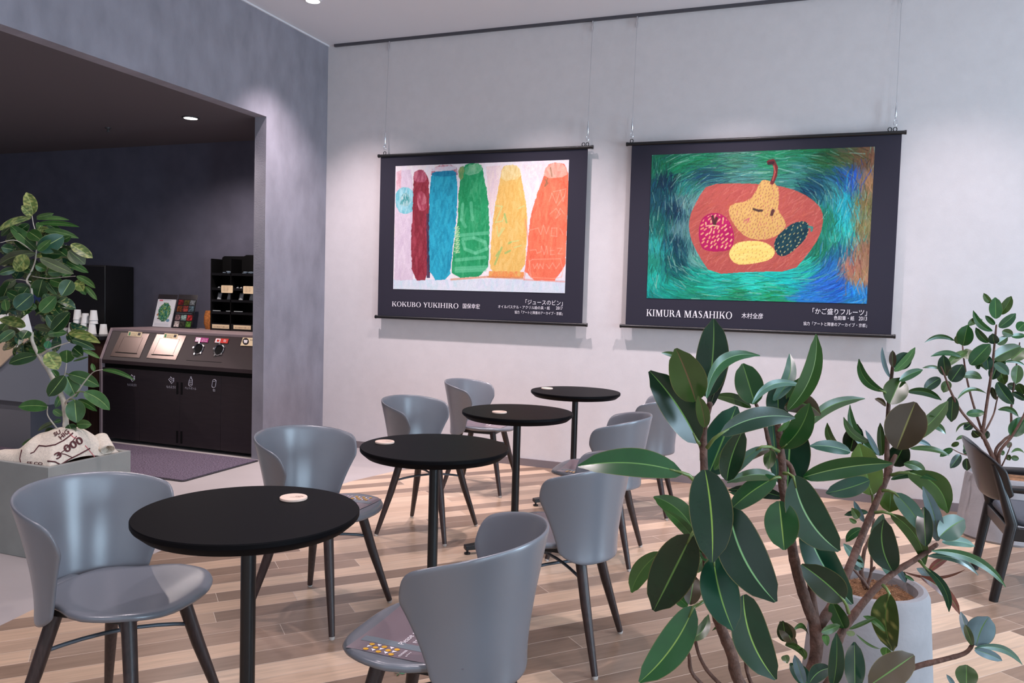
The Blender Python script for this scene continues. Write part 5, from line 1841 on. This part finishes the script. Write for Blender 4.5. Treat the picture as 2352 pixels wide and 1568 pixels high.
# ---- third rubber plant by the wall
PX3, PY3 = 1.10, 5.33
p3 = thing('rubber_plant', (PX3, PY3, 0), 'rubber plant against the pale wall in a concrete pot behind the black armchair', 'plant')
b = MB()
b.lathe([(0, 0), (.245, 0), (.252, .012), (.250, .02), (.215, .345), (.207, .36), (.19, .362), (.182, .33)], (PX3, PY3, 0), 64, cap0=False, cap1=False)
b.build('pot', MT['conc'], p3, 40)
b = MB()
b.lathe([(.184, .335), (.1, .345), (0, .35)], (PX3, PY3, 0), 40, cap0=False, cap1=False)
b.build('soil', MT['soil'], p3, 60)
D3 = float((np.array([PX3, PY3, .6]) - CAM) @ fw)
b = MB()
stems(b, [([(595, 1430), (530, 1290), (480, 1180), (470, 1130), (490, 980), (540, 640), (560, 450), (575, 290)], (.017, .006), (D3, D3)),
          ([(470, 1180), (440, 1130), (300, 970), (220, 820), (170, 690), (140, 620)], (.012, .005), (D3, D3 - .1)), ([(460, 1120), (450, 1090), (390, 900), (345, 720), (320, 560), (310, 450)], (.010, .005), (D3, D3 + .1)),
          ([(480, 1140), (550, 1000), (575, 900), (590, 840)], (.007, .004), (D3, D3 + .08)), ([(590, 1420), (570, 1280), (640, 1190), (690, 1140), (692, 950), (715, 740), (758, 430)], (.013, .005), (D3, D3 + .05)),
          ([(600, 1420), (600, 1290), (700, 1160), (790, 1000), (840, 850)], (.013, .006), (D3, D3 - .1)), ([(600, 1430), (640, 1350), (690, 1230)], (.006, .003), (D3, D3 - .1)), ([(560, 1400), (400, 1330), (300, 1300), (230, 1265)], (.005, .003), (D3, D3 - .12))], C7, .8, .8)
b.build('stems', MT['bark'], p3, 180)
b = MB()
leaves(b, C7, D3, [
    (570, 245, 566, 78, 94, 0, MD, {'d': -.05}), (530, 120, 475, 45, 46, -.05, OL), (600, 212, 692, 68, 76, .05, OL), (595, 312, 726, 203, 74, .03, MD), (542, 342, 393, 180, 54, -.12, MD), (562, 292, 488, 220, 42, 0, MD), (315, 455, 350, 294, 120, 0, MD, {'d': -.04}), (290, 440, 258, 380, 54, 0, OL),
    (350, 296, 466, 252, 52, -.1, OL), (245, 415, 12, 432, 36, .16, MD), (512, 432, 413, 314, 58, -.05, MD), (372, 605, 525, 442, 120, .0, MD), (552, 560, 765, 460, 116, -.03, OL), (180, 692, 158, 528, 95, 0, TE), (190, 612, 352, 498, 64, -.05, OL), (300, 542, 60, 540, 42, .12, MD), (220, 735, 312, 603, 115, 0, DK, {'d': -.04}),
    (140, 642, -5, 630, 26, .1, OL), (135, 710, 8, 804, 86, .03, DK), (200, 732, 160, 822, 72, 0, OL), (300, 692, 462, 712, 64, -.1, OL), (235, 850, 222, 1052, 98, 0, TE, {'d': -.06}), (270, 872, 498, 830, 32, -.22, OL), (340, 992, 484, 978, 62, 0, MD), (580, 742, 708, 915, 95, .03, TE, {'d': -.05}), (562, 592, 672, 682, 74, -.05, PA, {'d': -.05}),
    (640, 582, 800, 612, 28, -.1, MD), (742, 608, 728, 755, 84, 0, OL), (745, 752, 790, 835, 66, 0, OL), (700, 822, 800, 885, 54, -.08, DK), (588, 955, 748, 1012, 44, -.15, MD), (690, 1162, 800, 1015, 118, 0, MD, {'d': -.05}), (695, 565, 800, 478, 106, 0, OL), (620, 342, 706, 372, 66, 0, OL), (690, 382, 800, 376, 44, 0, MD), (740, 335, 800, 275, 84, 0, MD),
    (512, 642, 500, 528, 74, 0, TE), (560, 442, 545, 360, 76, 0, TE), (580, 442, 664, 388, 64, 0, OL), (380, 1068, 318, 1112, 64, 0, DK), (372, 1060, 258, 1135, 18, .2, OL), (440, 1170, 388, 1118, 64, 0, DK), (500, 1185, 488, 1118, 54, 0, DK), (352, 1180, 258, 1196, 28, .15, OL), (282, 1215, 222, 1242, 38, 0, OL), (232, 1262, 133, 1324, 50, .05, MD), (292, 1308, 213, 1414, 66, 0, DK),
    (340, 1338, 346, 1434, 64, 0, DK), (320, 1302, 374, 1258, 66, 0, DK), (330, 1272, 342, 1186, 38, 0, OL), (590, 480, 620, 640, 80, 0, MD, {'d': .06}), (540, 720, 600, 560, 90, 0, DK, {'d': .05}), (600, 640, 640, 760, 80, 0, OL, {'d': .05}), (560, 800, 640, 800, 60, 0, TE, {'d': .04}), (660, 760, 740, 790, 60, 0, DK, {'d': .05}), (350, 560, 340, 480, 90, 0, OL, {'d': .05}), (540, 780, 570, 880, 40, 0, DK),
    (640, 1300, 598, 1288, 40, 0, OL), (690, 1330, 752, 1342, 44, 0, OL), (690, 1292, 795, 1298, 24, -.2, OL), (660, 1312, 682, 1354, 44, 0, OL), (660, 1252, 692, 1212, 38, 0, BR), (425, 600, 440, 640, 40, 0, MD), (400, 590, 500, 650, 30, -.1, MD)], prad=.0025)
b.build('foliage', MT['leafd'], p3, 180, col=True)

# ---- left: pale trunked ficus in the square planter with a burlap sack
LX0, LX1, LY0, LY1, LZ = -3.80, -3.311, 2.676, 3.155, .452
lp = thing('ficus_tree', ((LX0 + LX1) / 2, (LY0 + LY1) / 2, 0), 'leafy ficus with pale curved trunk in a grey square planter at the left', 'plant')
b = MB()
t_ = .025
o4 = [(LX0, LY0), (LX1, LY0), (LX1, LY1), (LX0, LY1)]
i4 = [(LX0 + t_, LY0 + t_), (LX1 - t_, LY0 + t_), (LX1 - t_, LY1 - t_), (LX0 + t_, LY1 - t_)]
vs = [(x, y, 0) for x, y in o4] + [(x, y, LZ) for x, y in o4] + [(x, y, LZ) for x, y in i4] + [(x, y, LZ - .08) for x, y in i4]
fs = [(3, 2, 1, 0)]
for k in range(4):
    n = (k + 1) % 4
    fs += [(k, n, 4 + n, 4 + k), (4 + k, 4 + n, 8 + n, 8 + k), (8 + k, 8 + n, 12 + n, 12 + k)]
fs.append((12, 13, 14, 15))
b.add(vs, fs)
b.build('planter', MT['planter'], lp, bevel=.003)
b = MB()
b.box(LX0 + t_ + .002, LX1 - t_ - .002, LY0 + t_ + .002, LY1 - t_ - .002, LZ - .079, LZ - .05)
b.build('soil', MT['soil'], lp)
DL = 3.98
CL1, CL2 = cv(0, 430, 3.921), cv(0, 640, 3.921)
SCL[id(CL1)] = SCL[id(CL2)] = 3.921
b = MB()
stems(b, [([(592, 1640), (592, 1500), (590, 1370), (590, 1250), (570, 1100), (500, 950), (440, 830), (350, 690), (290, 560), (290, 480)], (.0175, .013), (DL, DL))], CL2, .95, .6)
stems(b, [([(290, 1020), (280, 900), (240, 840), (290, 740), (320, 640), (330, 450), (300, 330), (285, 230)], (.013, .004), (DL, DL)),
          ([(290, 800), (420, 820), (560, 810), (680, 800)], (.006, .003), (DL, DL - .1)), ([(320, 640), (480, 570), (600, 520)], (.006, .003), (DL, DL + .1)), ([(280, 850), (140, 830), (20, 880)], (.006, .003), (DL, DL + .05)), ([(320, 600), (150, 480), (0, 500)], (.006, .003), (DL, DL - .1))], CL1, .45, .4)
stems(b, [([(590, 1130), (600, 1100), (680, 1040), (760, 930), (840, 840), (925, 818)], (.006, .0025), (DL, DL - .12)), ([(545, 1390), (500, 1330), (430, 1230), (430, 1150)], (.005, .003), (DL, DL - .1)), ([(520, 960), (580, 870), (600, 760)], (.005, .003), (DL, DL - .05)), ([(350, 690), (480, 620), (630, 570)], (.006, .003), (DL, DL - .08))], CL2, .95, .6)
b.build('trunk', MT['pbark'], lp, 180)
G1, G2, G3, G4, G5, G6 = (34, 68, 32), (52, 92, 40), (72, 106, 50), (92, 112, 56), (34, 74, 54), (84, 92, 66)
b = MB()
V = {'mott': .9}
leaves(b, CL1, DL, [
    (300, 240, 238, 46, 112, .02, G4, V), (290, 258, 196, 165, 74, 0, G4, V), (280, 272, -20, 395, 60, .08, G4, V), (330, 272, 484, 235, 46, 0, G3), (330, 285, 622, 294, 38, -.05, G3), (330, 332, 714, 356, 46, -.05, G2), (340, 385, 444, 368, 54, 0, G4, V), (400, 392, 708, 458, 62, -.06, G3), (345, 568, 578, 438, 160, .0, G5, {'d': -.05}),
    (340, 572, 460, 472, 62, 0, LG, {'d': -.08}), (330, 560, 90, 340, 112, 0, G2), (300, 572, 125, 458, 92, 0, G1), (320, 592, -10, 702, 92, .08, G6), (310, 622, 556, 640, 54, -.06, G4, V), (245, 614, 138, 754, 128, 0, G4, {'mott': 1.2, 'd': -.08}), (360, 640, 664, 778, 90, .0, G6, {'d': -.06}), (370, 592, 562, 602, 104, 0, G1), (640, 512, 835, 636, 96, 0, G4, V), (620, 570, 766, 692, 128, 0, G6),
    (600, 668, 796, 768, 66, 0, G2), (690, 800, 858, 908, 58, -.06, G3), (640, 838, 556, 978, 130, 0, G1, {'d': -.06}), (690, 838, 752, 936, 94, 0, G4, V), (770, 890, 874, 1014, 48, 0, G3), (720, 880, 772, 968, 64, 0, G2), (450, 832, 574, 872, 96, 0, G2), (430, 762, 584, 760, 86, 0, G2), (430, 850, 512, 964, 74, 0, G1), (380, 832, 340, 990, 140, 0, G1), (140, 1092, 292, 962, 150, 0, G5, {'d': -.04}), (60, 1112, 44, 1008, 70, 0, LG, {'d': -.06}),
    (365, 1122, 504, 982, 118, 0, G2, {'d': -.05, 'p': (320, 1150)}), (330, 1092, 238, 1048, 64, 0, G2), (470, 1292, 628, 1124, 118, 0, G1, {'d': -.05}), (520, 1282, 418, 1148, 96, 0, G1), (230, 1252, -10, 1188, 96, .05, G4, V), (250, 1290, 198, 1364, 96, 0, G1), (130, 1292, -10, 1394, 86, 0, G1), (460, 1292, 306, 1262, 64, .08, G6), (430, 1322, 604, 1308, 76, -.04, G2), (620, 1310, 902, 1402, 86, -.06, G4, {'mott': 1.1}), (650, 1372, 858, 1462, 76, -.05, G1),
    (90, 850, 18, 1014, 118, 0, G1), (140, 740, -10, 782, 66, .05, G1), (140, 832, 18, 902, 76, 0, G6), (130, 902, 276, 912, 78, -.05, G1), (300, 760, 190, 700, 90, 0, G1), (320, 700, 420, 740, 80, 0, G2), (480, 700, 560, 640, 70, 0, G6), (520, 560, 600, 620, 90, 0, G1), (200, 420, 60, 480, 80, .05, G1), (260, 400, 380, 480, 110, 0, G2), (120, 560, 10, 540, 90, 0, G1), (560, 480, 640, 440, 60, 0, G2), (110, 340, 10, 440, 60, 0, G1), (260, 330, 160, 400, 80, 0, G1), (420, 330, 560, 400, 60, 0, G1), (200, 1010, 60, 940, 90, 0, G1), (250, 900, 180, 990, 90, 0, G1), (560, 800, 660, 750, 60, 0, G2), (400, 960, 470, 1080, 80, 0, G1), (60, 1230, 10, 1290, 80, 0, G2)],
    mid=(150, 170, 104), edge=(150, 160, 96), prad=.0028)
leaves(b, CL2, DL, [
    (600, 642, 600, 756, 130, 0, G2), (660, 622, 748, 696, 108, 0, G1), (740, 642, 900, 718, 38, -.05, G3), (430, 662, 524, 816, 142, 0, G4, {'mott': 1.2, 'd': -.06}), (330, 690, 82, 764, 104, .05, G1, {'p': (370, 675)}), (420, 625, 442, 558, 64, 0, (60, 130, 90)), (470, 602, 544, 578, 74, 0, G5), (260, 640, 414, 642, 66, 0, G2), (580, 872, 436, 1058, 130, 0, G1, {'d': -.06}), (600, 882, 684, 1066, 140, .0, G2), (620, 860, 894, 968, 120, -.06, G2, {'p': (580, 862)}),
    (760, 1020, 988, 1180, 122, -.08, LG, {'p': (680, 1030), 'd': -.08}), (672, 1090, 690, 1296, 160, 0, G2, {'p': (620, 1090), 'd': -.05}), (700, 1092, 874, 1192, 62, -.05, G2), (690, 1312, 824, 1312, 86, -.03, G3), (430, 1152, 166, 1152, 108, .04, LG, {'d': -.07}), (920, 820, 1214, 914, 42, -.06, LG, {'d': -.1}), (850, 832, 826, 762, 38, 0, LG, {'d': -.1}), (470, 822, 524, 894, 66, 0, G2), (480, 1180, 566, 1234, 64, 0, LG), (620, 1312, 664, 1404, 94, 0, G1), (480, 1345, 430, 1424, 96, 0, G1, {'d': .05}),
    (430, 1430, 196, 1494, 64, .03, G1, {'d': .08}), (550, 1272, 486, 1292, 40, 0, G1), (660, 742, 802, 700, 20, 0, LG), (500, 1290, 340, 1370, 40, .05, G6, {'d': .05}), (560, 1040, 500, 1160, 60, 0, G2, {'d': .05})], mid=(150, 176, 104), edge=(130, 156, 90), prad=.0028)
b.build('foliage', MT['leafl'], lp, 180, col=True)

b = MB()
for (cx, cy, rx, ry, n) in ((330, 560, 300, 250, 46), (300, 980, 330, 170, 44), (250, 1330, 300, 120, 22), (560, 1290, 160, 110, 10)):
    for k in range(n):
        a, q = RNG.uniform(0, 2 * PI), math.sqrt(RNG.uniform(.05, 1))
        x, y = cx + rx * .75 * q * math.cos(a), cy + ry * .8 * q * math.sin(a)
        da = math.atan2(y - cy + 60, x - cx) + RNG.normal(0, .5)
        L = RNG.uniform(110, 190)
        d = DL + RNG.uniform(.02, .16)
        B, T = at(*CL1(x, y), d), at(*CL1(x + L * math.cos(da), y + L * .7 * math.sin(da) + 25), d + RNG.uniform(-.06, .06))
        leaf(b, B, T, RNG.uniform(60, 115) / 3.921 / F_PX * d, RNG.normal(0, .6), RNG.normal(0, .06), RNG.uniform(0, .08), random.choice([G1, G1, G2, G5, G6]), mid=(120, 146, 84), edge=(104, 124, 66), mott=.4)
b.build('inner_foliage', MT['leafl'], lp, 180, col=True)

# burlap sack tucked over the planter
sk = thing('burlap_sack', ((LX0 + LX1) / 2, (LY0 + LY1) / 2, LZ - .04), 'printed burlap coffee sack tucked around the ficus trunk in the square planter', 'sack')
tx, ty = at(150, 992, DL)[:2]


def sack_z(x, y):
    u, v = (x - tx), (y - ty)
    r = math.hypot(u, v)
    e = min(x - LX0 - t_, LX1 - t_ - x, y - LY0 - t_, LY1 - t_ - y)
    ed = max(0, min(1, e / .022)) ** .5
    z = LZ - .004 + min(.03, .5 * max(e, 0)) + .118 * math.exp(-(r / .175) ** 2) + .020 * math.sin(9 * u + 14 * v + 1) * (1 - math.exp(-(r / .09) ** 2))
    z += .028 * math.exp(-((u + .6 * v + .16) / .045) ** 2) * ed
    return z * ed + (LZ - .035) * (1 - ed)


b = MB()
N = 60
vs = []
for j in range(N + 1):
    for i in range(N + 1):
        x, y = LX0 + t_ + .004 + (LX1 - LX0 - 2 * t_ - .008) * i / N, LY0 + t_ + .004 + (LY1 - LY0 - 2 * t_ - .008) * j / N
        vs.append((x, y, sack_z(x, y)))
b.add(vs, [(j * (N + 1) + i, j * (N + 1) + i + 1, (j + 1) * (N + 1) + i + 1, (j + 1) * (N + 1) + i) for j in range(N) for i in range(N)])
b.build('cloth', MT['burlap'], sk, 180)
# rolled end
q0, q1 = np.array([LX1 - .10, LY1 - .10, LZ + .075]), np.array([LX1 - .022, LY1 - .13, LZ + .028])
b = MB()
pts, n = [], 26
vs = []
for j in range(13):
    for k in range(n + 1):
        a = 2 * PI * k / n * 1.2
        r = .034 - .006 * k / n
        p = q0 + (q1 - q0) * (j / 12 * 1.1)
        d = (q1 - q0) / np.linalg.norm(q1 - q0)
        s1 = np.cross(d, [0, 0, 1])
        s1 /= np.linalg.norm(s1)
        s2 = np.cross(s1, d)
        vs.append(p + r * (math.cos(a) * s1 * 1.1 + math.sin(a) * s2 * .85))
b.add(vs, [(j * (n + 1) + k, j * (n + 1) + k + 1, (j + 1) * (n + 1) + k + 1, (j + 1) * (n + 1) + k) for j in range(12) for k in range(n)])
b.build('rolled_corner', MT['burlap'], sk, 180, solid=.003)


def on_sack(px, py):
    """first hit of the picture ray with the sack surface"""
    d = fw + rt * ((px - 1176) / F_PX) - up * ((py - 784) / F_PX)
    for k in range(700):
        p = CAM + d * (3.55 + k * .001)
        if LX0 + t_ < p[0] < LX1 - t_ and LY0 + t_ < p[1] < LY1 - t_ and p[2] <= sack_z(p[0], p[1]) + .002:
            return p
    return CAM + d * 3.85


def sack_line(b, pts, w):
    P = []
    for (xa, ya), (xb, yb) in zip(pts[:-1], pts[1:]):
        for k in range(8):
            P.append(on_sack(xa + (xb - xa) * k / 8, ya + (yb - ya) * k / 8))
    P.append(on_sack(*pts[-1]))
    b.tube(P, w, 6)


def sack_text(b, s, pa, pb, h):
    pa, pb = np.array(pa, float), np.array(pb, float)
    L = np.linalg.norm(pb - pa)
    u = (pb - pa) / L
    v = np.array([u[1], -u[0]])
    m = text_mb(s, (0, 0, 0), (1, 0, 0), (0, 1, 0), width=L, height=h, bold=.025)
    b.add([on_sack(*(pa + u * q[0] + v * q[1])) + np.array([.0015, -.002, .0015]) for q in m.v], m.f)


cs_ = cv(0, 940, 6.03)
b = MB()
for pts, w in (([(540, 500), (640, 510), (760, 490), (880, 430), (960, 370), (1010, 325)], .0035), ([(1060, 370), (980, 470), (900, 560), (830, 610)], .0022), ([(830, 610), (900, 620), (1000, 665), (960, 690)], .0025), ([(1245, 540), (1100, 620), (960, 690), (840, 765), (760, 725), (660, 715)], .0035), ([(540, 500), (470, 590), (420, 610)], .0030), ([(290, 745), (275, 680), (300, 560)], .0028)):
    sack_line(b, [cs_(*q) for q in pts], w)
sack_text(b, '3', cs_(790, 700), cs_(870, 650), 15)
sack_text(b, '000', cs_(920, 610), cs_(1170, 460), 18)
sack_text(b, 'FE.CO', cs_(375, 765), cs_(590, 775), 7)
sack_text(b, 'HIG', cs_(850, 425), cs_(970, 320), 11)
sack_text(b, 'SU', cs_(760, 375), cs_(850, 330), 9)
b.build('brown_print', MT['bink'], sk)
b = MB()
sack_line(b, [cs_(*q) for q in ((1180, 500), (1230, 560), (1280, 620), (1320, 670))], .0025)
sack_line(b, [cs_(*q) for q in ((960, 330), (1010, 380), (1060, 400))], .0025)
b.build('red_print', MT['bred'], sk)
